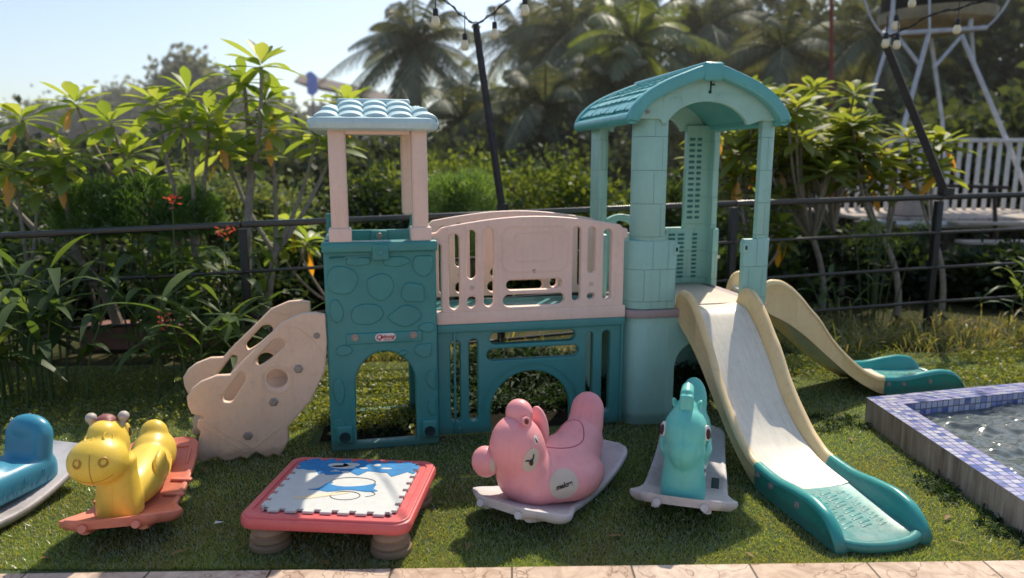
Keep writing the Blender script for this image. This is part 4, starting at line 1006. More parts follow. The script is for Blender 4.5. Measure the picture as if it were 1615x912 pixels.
k = (Y > PE(X)+.004)&~((X > 1.87)&(Y < 3.70+(X-1.87)*.265+.0))&(Y < 4.95+.06*X)&~((X > -.45)&(X < 1.45)&(Y > 4.0+.17*X))&~((X > -1.0)&(X < .55)&(Y > 3.56+.2*X)&(Y < 4.05))
P = np.stack([X[k],Y[k],np.zeros(k.sum())],1)
tag(blades_field('turf', P, .0125, .0038, turf_leaf, .6), 'short artificial green turf covering the play area', 'turf', kind='stuff')
# brighter yellow-green weeds and clover: right rear, behind the castle, by the pool wall, paving edge
weed = leafmat('weed_leaf', [(.10,.15,.02),(.16,.20,.03),(.22,.24,.05),(.07,.12,.02)], .5, .5, .05)
def scatter(regs, rng=RNG):
    out = []
    for (x0,x1,y0,y1,n) in regs: out.append(np.stack([rng.uniform(x0,x1,n), rng.uniform(y0,y1,n), np.zeros(n)],1))
    return np.concatenate(out)
def noisekeep(P, sc, th, seed=0):
    return np.array([noise.noise(Vector((p[0]*sc+seed,p[1]*sc,seed*.3))) > th for p in P])
P = scatter([(1.7,5.2,4.35,5.6,30000),(-1.2,-.35,4.2,5.1,13000),(-.35,1.7,4.4,5.2,2500),(-1.4,-.5,3.5,4.6,9000),(-4,-1.3,3.35,4.6,10000)]); P = P[noisekeep(P,2.2,-.12)]
n = len(P); C = P+np.stack([np.zeros(n),np.zeros(n),RNG.uniform(.005,.055,n)],1); D = RNG.normal(size=(n,3)); D[:,2] = np.abs(D[:,2])*.6
v,f = leaf_quads(C, D, RNG.uniform(.014,.032,n), RNG.uniform(.007,.016,n)); tag(np_mesh('clover_and_weeds', v, f, 4, weed), 'bright low weeds growing along the foot of the fence', 'weeds', kind='stuff')
P = scatter([(1.74,1.87,2.35,3.0,150),(1.80,1.87,3.0,3.6,50),(1.5,1.86,3.55,3.8,80)]); P = P[noisekeep(P,5,.0,3)]
n = len(P)*7; B = np.repeat(P,7,0)+RNG.normal(size=(n,3))*np.array([.012,.012,0]); D = RNG.normal(size=(n,3)); D[:,2] = np.abs(D[:,2])+.7
wd = leafmat('edge_weed', [(.015,.04,.012),(.03,.06,.02),(.04,.08,.02)], .3, .6, .02)
v,f = big_leaves(B, D, np.tile([0.,0,1],(n,1))+RNG.normal(size=(n,3))*.4, RNG.uniform(.03,.075,n), RNG.uniform(.006,.012,n), .5, ns=3); tag(np_mesh('edge_weeds', v, f, 4, wd), 'dark weeds sprouting along the foot of the pool wall', 'weeds', kind='stuff')
# tall dry grasses right rear
dry = leafmat('tall_grass', [(.12,.17,.03),(.22,.24,.06),(.34,.28,.13),(.10,.15,.03),(.26,.20,.10)], .45)
P = scatter([(1.7,5.4,5.15,5.95,4200),(-1.2,-.3,4.75,5.2,500),(-.3,1.6,4.75,5.2,260),(2.2,5,4.9,5.3,900)]); P = P[noisekeep(P,3.1,-.15,8)]
n = len(P); D = RNG.normal(size=(n,3))*.35; D[:,2] = 1
v,f = big_leaves(P, D, RNG.normal(size=(n,3)), RNG.uniform(.08,.34,n)*np.where(RNG.uniform(0,1,n)<.12,1.7,1), RNG.uniform(.004,.009,n), .45, ns=5, fold=.1); tag(np_mesh('tall_grass', v, f, 4, dry), 'tall green and straw coloured grass along the fence', 'grass', kind='stuff')

# ---- laterite kerb beyond the fence
def fencepts():  # top rail path in world coordinates
    P = [(-420,391,4.45),(-70,375.5,4.62),(380,354.5,4.82),(790,337.5,5.08),(1160,321,5.38),(1485,311,5.68),(1790,302,5.92),(2100,292,6.2)]
    return [at(x,y,Y=Y) for x,y,Y in P]
FP = fencepts()
lat = simple('laterite', (.22,.11,.085), .9, var=.4, scale=6, bump=.5)
m = MB(); secs = []
for p in [(-3.2,5.25),(-1.5,5.35),(-.25,5.5)]:
    secs.append([(p[0],p[1],-.01),(p[0],p[1],.17),(p[0]+.02,p[1]+.18,.18),(p[0]+.02,p[1]+.18,-.01)])
o = m.loft(secs).build('low_wall', lat); tag(o,'low reddish laterite kerb wall running behind the black fence','wall')

# ---- pool
def mosaic():
    m, nt, N, L, out = newmat('blue_mosaic'); b = nd(nt,'ShaderNodeBsdfPrincipled',Roughness=.22); L.new(b.outputs[0],out.inputs[0])
    tc = nd(nt,'ShaderNodeTexCoord'); sx = nd(nt,'ShaderNodeSeparateXYZ'); L.new(tc.outputs['UV'],sx.inputs[0])
    bk = nd(nt,'ShaderNodeTexBrick',offset=0.0); bk.inputs['Scale'].default_value = 1; bk.inputs['Brick Width'].default_value = .0355; bk.inputs['Row Height'].default_value = .0355; bk.inputs['Mortar Size'].default_value = .0028; bk.inputs['Mortar Smooth'].default_value = .15
    L.new(tc.outputs['UV'],bk.inputs['Vector']); bk.inputs['Color1'].default_value = (0,0,0,1); bk.inputs['Color2'].default_value = (1,1,1,1); bk.inputs['Mortar'].default_value = (.5,.5,.5,1)
    r = ramp(nt,bk.outputs[0],[(0,(.06,.09,.34)),(.16,(.13,.18,.48)),(.34,(.34,.36,.60)),(.62,(.54,.54,.66)),(.85,(.26,.24,.55)),(1,(.60,.60,.68))])
    mx = nd(nt,'ShaderNodeMix',data_type='RGBA'); L.new(bk.outputs['Fac'],mx.inputs[0]); L.new(r.outputs[0],mx.inputs[6]); mx.inputs[7].default_value = (.10,.10,.14,1)
    n = nd(nt,'ShaderNodeTexNoise',Scale=25.0,Detail=6.0); L.new(tc.outputs['Object'],n.inputs['Vector']); rn = ramp(nt,n.outputs[0],[(.45,(0,0,0)),(.75,(.5,.5,.5))])
    mx2 = nd(nt,'ShaderNodeMix',data_type='RGBA'); L.new(rn.outputs[0],mx2.inputs[0]); L.new(mx.outputs[2],mx2.inputs[6]); mx2.inputs[7].default_value = (.40,.36,.36,1)
    L.new(mx2.outputs[2],b.inputs['Base Color']); inv = ramp(nt,bk.outputs['Fac'],[(0,(1,1,1)),(1,(0,0,0))]); bp = nd(nt,'ShaderNodeBump',Strength=.8,Distance=.002); L.new(inv.outputs[0],bp.inputs['Height']); L.new(bp.outputs[0],b.inputs['Normal']); return m
MO = mosaic()
pool = empty('swimming_pool', (1.87,3.70,0), 0, 'raised pool edged with blue mosaic tiles, right of the cream slide', 'pool')
A = Vector((0,0)); Bk = Vector((1.0,.265)).normalized(); 
def uvquads(name, quads, mat, parent):
    """quads: list of (4 points, 4 uvs)"""
    me = bpy.data.meshes.new(name); v = []; f = []; uv = []
    for pts, uvs in quads:
        b = len(v); v += [tuple(p) for p in pts]; f.append((b,b+1,b+2,b+3)); uv += uvs
    me.from_pydata(v,[],f); l = me.uv_layers.new(name='UVMap')
    for i,u in enumerate(uv): l.data[i].uv = u
    return link_mesh(name, me, mat, parent, False)
PZ = .137; cw = .142; LX = 0.0; YS = -1.62; BL = 3.4
oc = Vector((0,0)); oe = Bk*BL; ic = Vector((cw, -cw/Bk.x+cw*Bk.y/Bk.x)); ie = oe+Vector((Bk.y,-Bk.x))*cw
q = []
q.append(([(0,YS,PZ),(cw,YS,PZ),(ic.x,ic.y,PZ),(0,0,PZ)],[(0,0),(cw,0),(cw,-YS+ic.y),(0,-YS)]))
q.append(([(0,0,PZ),(ic.x,ic.y,PZ),(ie.x,ie.y,PZ),(oe.x,oe.y,PZ)],[(0,0),(.0,-cw),(BL-.14,-cw),(BL,0)]))
uvquads('coping', q, MO, pool)
q = []; zi = -.35
q.append(([(cw,YS,PZ-.001),(cw,YS,zi),(ic.x,ic.y,zi),(ic.x,ic.y,PZ-.001)],[(0,0),(0,-.48),(1.6,-.48),(1.6,0)]))
q.append(([(ic.x,ic.y,PZ-.001),(ic.x,ic.y,zi),(ie.x,ie.y,zi),(ie.x,ie.y,PZ-.001)],[(0,0),(0,-.48),(3.3,-.48),(3.3,0)]))
uvquads('inner_tiles', q, MO, pool)
def stained():
    m, nt, N, L, out = newmat('stained_render'); b = nd(nt,'ShaderNodeBsdfPrincipled',Roughness=.85); L.new(b.outputs[0],out.inputs[0]); co = mapping(nt,(9,9,1.2))
    n = nd(nt,'ShaderNodeTexNoise',Scale=2.0,Detail=7.0,Roughness=.7); L.new(co,n.inputs['Vector']); r = ramp(nt,n.outputs[0],[(.25,(.08,.06,.05)),(.42,(.28,.20,.16)),(.58,(.44,.34,.28)),(.78,(.62,.53,.48))]); L.new(r.outputs[0],b.inputs['Base Color'])
    bp = nd(nt,'ShaderNodeBump',Strength=.4,Distance=.01); L.new(n.outputs[0],bp.inputs['Height']); L.new(bp.outputs[0],b.inputs['Normal']); return m
ST = stained()
m = MB(); m.quad((0.003,YS,-.01),(0.003,-.0,-.01),(0.003,0,PZ-.002),(0.003,YS,PZ-.002)); m.quad((0.003,0,-.01),(oe.x,oe.y-.003,-.01),(oe.x,oe.y-.003,PZ-.002),(0.003,-.003,PZ-.002))
m.quad((0.003,YS,-.01),(cw,YS,-.01),(cw,YS,PZ-.002),(0.003,YS,PZ-.002)); m.build('wall', ST, pool, False)
m = MB(); m.box((1.8,-.9,-.36),(4.2,2.6,.02)); m.build('pool_floor', simple('pool_floor',(.12,.17,.18),.5), pool)
def water_mat():
    m, nt, N, L, out = newmat('pool_water'); b = nd(nt,'ShaderNodeBsdfPrincipled',Roughness=.04,IOR=1.33); L.new(b.outputs[0],out.inputs[0]); b.inputs['Base Color'].default_value = (.10,.12,.115,1); b.inputs['Specular IOR Level'].default_value = .9
    co = mapping(nt,(1,1.7,1)); n = nd(nt,'ShaderNodeTexNoise',Scale=5.5,Detail=3.0,Distortion=1.2); L.new(co,n.inputs['Vector']); n2 = nd(nt,'ShaderNodeTexNoise',Scale=16.0,Detail=2.0,Distortion=.6); L.new(co,n2.inputs['Vector'])
    ad = nd(nt,'ShaderNodeMath',operation='MULTIPLY_ADD'); L.new(n2.outputs[0],ad.inputs[0]); ad.inputs[1].default_value = .3; L.new(n.outputs[0],ad.inputs[2])
    bp = nd(nt,'ShaderNodeBump',Strength=.5,Distance=.02); L.new(ad.outputs[0],bp.inputs['Height']); L.new(bp.outputs[0],b.inputs['Normal']); return m
NXw, NYw = 300, 200
gx = np.linspace(1.87+cw+.0015, 4.6, NXw); V = np.empty((NYw,NXw,3))
for j in range(NYw):
    for i in range(NXw):
        x = gx[i]; ymax = 3.70+ic.y-.0015+(x-1.87-ic.x)*Bk.y/Bk.x; y = 2.08+(ymax-2.08)*j/(NYw-1)
        h = .0085*noise.noise(Vector((x*5.5+.6*math.sin(y*9),y*8.5,1.3)))+.0040*noise.noise(Vector((x*13,y*19,4.1)))+.0016*noise.noise(Vector((x*31,y*40,7.7)))
        V[j,i] = (x,y,.066+h*3.2)
idx = np.arange(NXw*NYw).reshape(NYw,NXw); Fq = np.stack([idx[:-1,:-1],idx[:-1,1:],idx[1:,1:],idx[1:,:-1]],-1).ravel()
tag(np_mesh('water', V.reshape(-1,3), Fq, 4, water_mat(), None, True), kind='structure')

# ---- fence
fence = empty('metal_fence', (FP[2].x,FP[2].y,0), 0, 'black metal fence of four thin rails and square posts behind the playset', 'fence')
off = Vector((FP[2].x,FP[2].y,0))
gaps = [0,.232,.455,.655]
botz = [.0]*len(FP)
def railpt(i, k):
    p = FP[i].copy()
    # rails sit lower towards the left where the ground falls
    gl = [.315,.315,.315,.30,.285,.275,.27,.27][i]
    return Vector((p.x,p.y,p.z-gl*k))
for k in range(4):
    m = MB()
    for i in range(len(FP)-1):
        a = railpt(i,k)-off; b = railpt(i+1,k)-off; d = (b-a); ang = math.atan2(d.y,d.x); pit = math.atan2(d.z,Vector((d.x,d.y)).length)
        h = .042 if k == 0 else .022
        m.box(tuple((a+b)/2),(d.length-.002,h*.9,h),rot=(Matrix.Rotation(ang,3,'Z')@Matrix.Rotation(-pit,3,'Y')),bev=.009 if k == 0 else .006)
    m.build('rail', M['rail'], fence)
for i in (0,1,2,3,4,5,6,7):
    p = FP[i]-off; m = MB(); m.box((p.x,p.y+.028,(p.z-.03)/2-.1),(.05,.05,p.z+.17),rot=Matrix.Rotation(R(10),3,'Z'),bev=.003); m.build('post', M['black'], fence)

# ---- leaning string-light poles
polemat = simple('weathered_pole', (.035,.028,.032), .7, var=.4, scale=20, bump=.3)
def lean_pole(name, a, b, r, label):
    o = empty(name, a, 0, label, 'pole', 'leaning poles for the string lights'); m = MB(); d = b-a
    m.tube([Vector((0,0,-.0)), d*.5, d],[r,r*.95,r*.85],4); m.build('shaft', polemat, o)
    m = MB(); m.tube([d*.985+Vector((-.03,0,0)),d*.985+Vector((.03,0,0))],.008,8); m.build('hook', M['metal'], o)
    m = MB(); m.lathe([(.0001,-.02),(r*1.5,-.02),(r*1.5,.03),(.0001,.03)],(0,0,.02),8); m.build('clamp', M['black'], o); return o
p1a = Vector((FP[3].x+.01,FP[3].y-.0,FP[3].z+.02)); p1b = at(750,38,Y=5.0)
p2a = Vector((FP[5].x+.03,FP[5].y,FP[5].z+.02)); p2b = at(1397,70,Y=5.5)
lean_pole('light_pole', p1a, p1b, .026, 'dark slanting pole rising from the fence between the two towers')
lean_pole('light_pole', p2a, p2b, .040, 'thick dark slanting pole fixed to the fence on the right')
glassb = None
def bulb_mat():
    m, nt, N, L, out = newmat('frosted_bulb'); b = nd(nt,'ShaderNodeBsdfPrincipled',Roughness=.15); b.inputs['Base Color'].default_value = (.85,.72,.50,1); b.inputs['Subsurface Weight'].default_value = .6; b.inputs['Subsurface Radius'].default_value = (.02,.015,.01); L.new(b.outputs[0],out.inputs[0]); return m
BM = bulb_mat()
def string_light(label, pts, bulbs):
    o = empty('string_light', pts[0], 0, label, 'string lights', 'string lights hung from the poles'); p0 = Vector(pts[0])
    m = MB()
    for dz in (0,.014):
        L_ = []
        for i in range(len(pts)-1):
            for j in range(8):
                t = j/8; q_ = Vector(pts[i]).lerp(Vector(pts[i+1]),t); q_.z -= .10*math.sin(math.pi*t)*(Vector(pts[i+1])-Vector(pts[i])).length*.35; L_.append(q_-p0+Vector((0,0,dz*math.cos(i*9+j*2.0))))
        L_.append(Vector(pts[-1])-p0); m.tube(L_, .0042, 5)
    m.build('wire', M['black'], o)
    for (c, drop) in bulbs:
        c = Vector(c)-p0
        m = MB(); m.tube([c+Vector((0,0,.055+drop)),c+Vector((.002,0,.03))],.0035,5); m.lathe([(.0001,.045),(.012,.043),(.016,.036),(.016,.004),(.013,.0),(.0001,0)],tuple(c),14); s_ = m.build('socket', M['black'], o)
        m = MB(); m.lathe([(.0001,.002),(.016,.0),(.024,-.018),(.027,-.036),(.025,-.050),(.016,-.060),(.0001,-.063)],tuple(c),18); m.build('bulb', BM, s_)
string_light('string light wire rising left from the middle pole', [p1b, at(705,2,Y=4.6), at(560,-120,Y=3.8)], [(at(687,26,Y=4.5),.16),(at(733,64,Y=4.9),.12)])
string_light('string light wire rising right from the middle pole', [p1b, at(800,0,Y=4.6), at(960,-120,Y=3.7)], [(at(828,8,Y=4.5),.10),(at(780,46,Y=4.9),.08)])
string_light('string light wire running up right from the thick pole', [p2b+Vector((0,0,.05)), at(1470,22,Y=5.4), at(1570,-6,Y=5.2), at(1750,-120,Y=4.6)], [(at(1413,34,Y=5.45),.03),(at(1397,62,Y=5.45),.10),(at(1415,64,Y=5.42),.10),(at(1510,40,Y=5.4),.17),(at(1439,-2,Y=5.4),.1)])

# dark low foliage added to deepen the shade behind the castle
dkl = leafmat('bed_fern_leaf', [(.012,.030,.010),(.02,.045,.014),(.03,.06,.018)], .35, .6, .02)
P = scatter([(-.40,1.6,3.75,4.95,700),(-.95,-.40,3.5,4.0,60)]); P = P[(P[:,1] > 3.85+.17*P[:,0])|(P[:,0] < -.4)]
n = len(P)*14; B = np.repeat(P,14,0)+RNG.normal(size=(n,3))*np.array([.03,.03,0]); D = RNG.normal(size=(n,3)); D[:,2] = np.abs(D[:,2])+.9
hh = np.where(B[:,0] < -.4, .35, 1.0)
v,f = big_leaves(B, D, np.tile([0.,0,1],(n,1))+RNG.normal(size=(n,3))*.4, RNG.uniform(.05,.16,n)*(1+.9*(B[:,1] > 4.35))*hh, RNG.uniform(.010,.022,n), .5, ns=4); tag(np_mesh('bed_foliage', v, f, 4, dkl), 'dark leafy ground cover added to deepen the shade behind the castle', 'ground cover', kind='stuff')

lfm = leafmat('dry_leaf', [(.30,.17,.05),(.22,.12,.05),(.40,.28,.06)], .3, .6, .03)
for i,(px,py) in enumerate(((60,880),(322,745),(300,866),(505,885),(735,868),(985,845),(1175,870),(1490,820),(1530,860),(1340,690),(470,712),(1260,640))):
    p = at(px,py,Z=.014); a = i*1.9; v,f = big_leaves([(0,0,0)],[(math.cos(a),math.sin(a),.12)],[(.1,.1,1)],np.array([.045+.012*(i%3)]),np.array([.016+.005*(i%2)]),.1,ns=4)
    o = np_mesh('fallen_leaf', v, f, 4, lfm, None, True); o.location = p
    tag(o, 'small dry fallen leaf lying on the lawn', 'leaf', 'fallen leaves on the lawn')
# ================================================================== VEGETATION
bark = simple('grey_bark', (.16,.13,.10), .85, var=.35, scale=18, bump=.6)
barkp = simple('pale_bark', (.26,.22,.18), .8, var=.3, scale=22, bump=.5)
stemg = simple('green_stem', (.06,.09,.025), .6, var=.3)
PLUM = leafmat('plumeria_leaf', [(.12,.19,.035),(.17,.26,.055),(.24,.32,.08),(.14,.22,.04),(.32,.38,.12)], .60, .45, .05)
PLY = leafmat('yellowed_leaf', [(.55,.26,.02),(.62,.34,.03),(.50,.16,.02)], .5)
PETAL = leafmat('cream_petal', [(.75,.62,.30),(.80,.72,.50),(.75,.50,.12)], .4)
def bez(a, b, c, n=8):
    return [a*(1-t)**2+b*2*t*(1-t)+c*t*t for t in [i/n for i in range(n+1)]]
def rosettes(tips, L=.30, n=17, W=.092, rng=RNG, sc=1.0):
    B = []; D = []; U = []; LL = []; WW = []; DR = []
    for t, ax in tips:
        ax = norm(np.array(ax)); a = norm(np.cross(ax,[.3,.9,.1])); b = np.cross(ax,a)
        for i in range(n):
            ph = i*2.39996+rng.uniform(-.25,.25); k = i/(n-1)
            el = 1.15*(k)-.28+rng.uniform(-.12,.12)            # outer leaves hang, inner ones rise
            d = (a*math.cos(ph)+b*math.sin(ph))*math.cos(el)+ax*math.sin(el)
            B.append(np.array(t)+ax*(.05*k-.02)*sc+d*.01); D.append(d); U.append(ax+rng.normal(size=3)*.15)
            LL.append(L*sc*rng.uniform(.75,1.1)*(1-.35*max(0,k-.7)/.3)); WW.append(W*sc*rng.uniform(.8,1.15)); DR.append(rng.uniform(.08,.38))
    return big_leaves(B, D, U, np.array(LL), np.array(WW), np.array(DR), ns=6, fold=.22)
def plumeria(base, tips, label, trunk_r=.030, dense=15, L=.31, yellow=3, flowers=0, seed=1, mat=None, fork=.45, group=None, sc=1.0):
    rng = np.random.default_rng(seed); base = Vector(base)
    root = empty('plumeria_tree', base, 0, label, 'tree', group)
    cx = sum((Vector(t) for t in tips), Vector())/len(tips)
    f = base.lerp(cx, fork); f.z = base.z+(cx.z-base.z)*fork
    m = MB(); m.tube([p-base for p in bez(base, base+Vector((.03,0,(f.z-base.z)*.5)), f, 7)], [trunk_r*(1.1-.35*i/7) for i in range(8)], 9)
    tp = []
    for t in tips:
        t = Vector(t); mid = f.lerp(t,.5)+Vector((rng.uniform(-.05,.05),rng.uniform(-.05,.05),-.08)); mid.x = mid.x*.6+t.x*.4
        P = bez(f-(f-base)*.05, mid, t, 8); m.tube([p-base for p in P], [trunk_r*(.62-.30*i/8) for i in range(9)], 8)
        ax = (P[-1]-P[-2]).normalized()*.6+Vector((0,0,.6)); tp.append((tuple(t-base), tuple(ax)))
        if rng.uniform() < .65:   # a side shoot
            q = P[5]; e = q+Vector((rng.uniform(-.22,.22),rng.uniform(-.15,.15),rng.uniform(.10,.26)))
            m.tube([p-base for p in bez(q,(q+e)/2+Vector((0,0,-.04)),e,5)], [trunk_r*.36]*6, 7); tp.append((tuple(e-base),(rng.uniform(-.3,.3),rng.uniform(-.3,.3),1)))
    m.build('trunk', barkp, root)
    v,fc = rosettes(tp, L, dense, rng=rng, sc=sc); np_mesh('crown', v, fc, 4, mat or PLUM, root, True)
    if yellow:
        B = []; 
        for i in range(yellow):
            t = tp[rng.integers(len(tp))][0]; B.append(np.array(t)+np.array([rng.uniform(-.04,.04),-.03,-.03]))
        n = len(B); D = rng.normal(size=(n,3))*.35; D[:,2] = -1
        UU = rng.normal(size=(n,3))+np.array([0,-1.5,0])
        for i in range(n):
            v,fc = big_leaves(B[i:i+1],D[i:i+1],UU[i:i+1],np.full(1,.22*sc),np.full(1,.06*sc),.05); np_mesh('yellow_leaf', v, fc, 4, PLY, root, True)
    if flowers:
        C = []
        for i in range(flowers):
            t = np.array(tp[rng.integers(len(tp))][0])+np.array([0,-.06,.05])
            for j in range(16): C.append(t+rng.normal(size=3)*.03)
        C = np.array(C); n = len(C); v,fc = leaf_quads(C, rng.normal(size=(n,3)), np.full(n,.04), np.full(n,.026), rng); np_mesh('flower_cluster', v, fc, 4, PETAL, root)
    return root
A_ = at
G = 'plumeria trees beyond the left fence'
plumeria((-2.95,5.35,0), [A_(35,190,Y=5.2),A_(-40,230,Y=5.3),A_(95,270,Y=5.1)], 'leftmost plumeria tree, broad green leaves and dark trunk', .040, seed=1, yellow=2, flowers=1, group=G)
plumeria((-2.1,5.5,0), [A_(120,165,Y=5.6),A_(175,195,Y=5.4),A_(205,245,Y=5.5)], 'plumeria tree with thin pale branches between leftmost and round bushes', .030, seed=2, yellow=3, group=G)
plumeria((-2.35,5.4,0), [A_(247,165,Y=5.3),A_(297,150,Y=5.25),A_(330,185,Y=5.5)], 'plumeria tree with straight dark stem rising over the feathery bush', .032, seed=3, yellow=1, group=G)
plumeria((-1.95,5.2,0), [A_(412,105,Y=5.2),A_(385,130,Y=5.4)], 'tallest plumeria tree with two slim stems left of the stone tower', .036, seed=14, yellow=1, L=.33, fork=.62, group=G)
plumeria((-1.85,5.3,0), [A_(425,205,Y=5.3),A_(350,215,Y=5.5),A_(500,215,Y=5.6),A_(545,165,Y=5.8)], 'low spreading plumeria tree with orange leaves beside the stone tower', .032, seed=5, yellow=4, group=G)
plumeria((-1.35,5.9,0), [A_(460,355,Y=5.9),A_(440,390,Y=5.8)], 'small young plumeria shrub seen through the fence rails', .02, seed=6, yellow=2, dense=13, L=.24, group=G, fork=.3)
plumeria((-3.3,5.0,0), [A_(20,270,Y=5.0),A_(-60,320,Y=5.0),A_(60,300,Y=5.1)], 'low plumeria with pink red flower stalks at the left edge', .026, seed=7, yellow=2, flowers=1, L=.26, group=G)
G = 'plumeria trees beyond the right fence'
PR = leafmat('plumeria_leaf_right', [(.10,.15,.035),(.15,.21,.045),(.22,.28,.07),(.12,.17,.035),(.30,.33,.10)], .60, .5, .04)
def tipcloud(x0,x1,y0,y1,Y,n,seed,dy=.6):
    r_ = random.Random(seed); return [A_(r_.uniform(x0,x1), r_.uniform(y0,y1), Y=Y+r_.uniform(-dy,dy)) for _ in range(n)]
plumeria((2.35,6.9,0), tipcloud(1110,1200,150,270,6.9,9,1), 'dense plumeria tree seen through the brick tower posts', .028, seed=21, L=.29, yellow=4, mat=PR, group=G, dense=18)
plumeria((2.9,6.7,0), tipcloud(1190,1310,140,280,6.7,14,2), 'leafy plumeria tree with yellow flowers right of the roof', .03, seed=22, L=.29, yellow=8, flowers=2, mat=PR, group=G, dense=18)
plumeria((3.3,7.2,0), tipcloud(1250,1360,140,260,7.2,13,3), 'darker plumeria tree behind, before the white tank stand', .03, seed=23, L=.29, yellow=2, mat=PR, group=G, dense=18)
plumeria((3.5,6.5,0), tipcloud(1330,1420,195,280,6.5,6,4,.3), 'plumeria tree with hanging yellow leaves before the white railing', .028, seed=24, L=.28, yellow=7, flowers=2, mat=PR, group=G, dense=18)
plumeria((3.9,6.5,0), tipcloud(1430,1490,200,240,6.4,3,5,.2), 'plumeria tree whose leaves cross the thick slanting pole', .026, seed=25, L=.28, yellow=2, flowers=0, mat=PR, group=G, dense=18)
plumeria((2.1,6.3,0), tipcloud(1130,1260,280,400,6.3,5,6,.3), 'low plumeria shrub just above the top rail', .022, seed=26, L=.22, yellow=5, mat=PR, group=G, dense=12)

# ---- heliconia clumps (dark lance leaves, red flowers) before the left fence
HEL = leafmat('heliconia_leaf', [(.035,.07,.022),(.06,.11,.03),(.10,.16,.04),(.04,.085,.028),(.15,.21,.06)], .55, .5, .03)
REDF = leafmat('red_bract', [(.70,.05,.02),(.75,.12,.02),(.6,.03,.02)], .3)
def stalk_clump(base, n, h0, h1, rad, label, seed, flowers=1, name='heliconia_clump', L=(.32,.60), W=(.045,.075), mat=None, group='heliconia clumps before the left fence'):
    rng = np.random.default_rng(seed); root = empty(name, base, 0, label, 'plant', group)
    m = MB(); B=[];D=[];U=[];LL=[];WW=[];DR=[]; tops = []
    for i in range(n):
        x, y = rng.normal(size=2)*rad*.55; h = rng.uniform(h0,h1); lx, ly = rng.normal(size=2)*.10+np.array([x,y])*.35
        P = [Vector((x+lx*t*t, y+ly*t*t, h*t)) for t in [0,.25,.5,.75,1]]; m.tube(P, [.008,.007,.006,.005,.003], 6); tops.append(P[-1])
        for k in range(5):
            t = .42+.58*k/4; p = Vector((x+lx*t*t, y+ly*t*t, h*t)); a = rng.uniform(0,6.28) if k%2==0 else a+math.pi+rng.uniform(-.4,.4)
            d = np.array([math.cos(a), math.sin(a), rng.uniform(.45,1.5)]); B.append(np.array(p)); D.append(d); U.append([-math.cos(a)*.6,-math.sin(a)*.6,1]); LL.append(rng.uniform(*L)); WW.append(rng.uniform(*W)); DR.append(rng.uniform(.25,.85))
    m.build('stems', stemg, root)
    tt_ = np.linspace(0,1,7); v,f = big_leaves(B,D,U,np.array(LL),np.array(WW),np.array(DR),ns=6,fold=.18,prof=np.interp(tt_,[0,.1,.35,.6,.85,1],[.12,.5,1,.9,.45,.02])); np_mesh('leaves', v, f, 4, mat or HEL, root, True)
    for k in range(flowers):
        p = tops[k % n]; q_ = p+Vector((rng.uniform(-.05,.05),-.05,rng.uniform(.03,.1))); st = MB(); st.tube([p-Vector((0,0,.1)),q_],[.004,.003],5); fb = st.build('flower_stalk', stemg, root)
        B2=[];D2=[]
        for j in range(7): B2.append(np.array(q_)+np.array([0,0,-.016*j])); s = 1 if j%2 else -1; D2.append([s*.8,rng.uniform(-.3,.3),.5])
        v,f = big_leaves(B2,D2,np.tile([0.,-1,.3],(7,1)),np.full(7,.05),np.full(7,.016),.1,ns=4); np_mesh('red_flower', v, f, 4, REDF, fb)
    return root
for i,(x,y,n_,h0,h1,fl,lab) in enumerate([
    (-3.25,4.85,14,.55,.88,0,'heliconia clump at the far left edge with drooping dark leaves'),
    (-2.72,4.00,18,.42,.80,0,'tall dark heliconia clump left of the yellow giraffe'),
    (-2.50,5.00,15,.55,.88,0,'thick heliconia clump behind the yellow giraffe'),
    (-1.98,4.25,9,.40,.66,1,'heliconia clump with red flower beside the fence post'),
    (-1.68,4.30,9,.30,.60,1,'short heliconia clump just left of the sand coloured rocket panel'),
    (-3.15,4.10,14,.42,.68,0,'rear heliconia clump pressed against the fence rails'),
    (-2.05,5.05,13,.5,.82,0,'slender heliconia clump behind, below the feathery bush')]):
    stalk_clump((x,y,0), n_, h0, h1, .24, lab, 40+i, fl)
# two tall red flower stems rising over the rail
for (a,b_,lab) in ((at(272,600,Y=4.3),at(272,318,Y=4.3),'tall thin stem with a red flower standing before the round bush'),(at(350,440,Y=4.35),at(352,366,Y=4.35),'short stem with red and yellow flower at the fence post')):
    o = empty('flower_stem',(a.x,a.y,0),0,lab,'flower'); d = b_-Vector((a.x,a.y,0)); m = MB(); m.tube([Vector((0,0,0)),d*.5+Vector((.02,0,0)),d],[.005,.004,.003],5); m.build('stem', stemg, o)
    rng = np.random.default_rng(int(a.x*-100)); B2 = np.array(d)+rng.normal(size=(14,3))*.02; v,f = big_leaves(B2, rng.normal(size=(14,3))*np.array([1,.5,.7])+np.array([0,0,.4]), np.tile([0.,-1,.3],(14,1)), np.full(14,.035), np.full(14,.011), .1, ns=4); np_mesh('red_flower', v, f, 4, REDF, o)
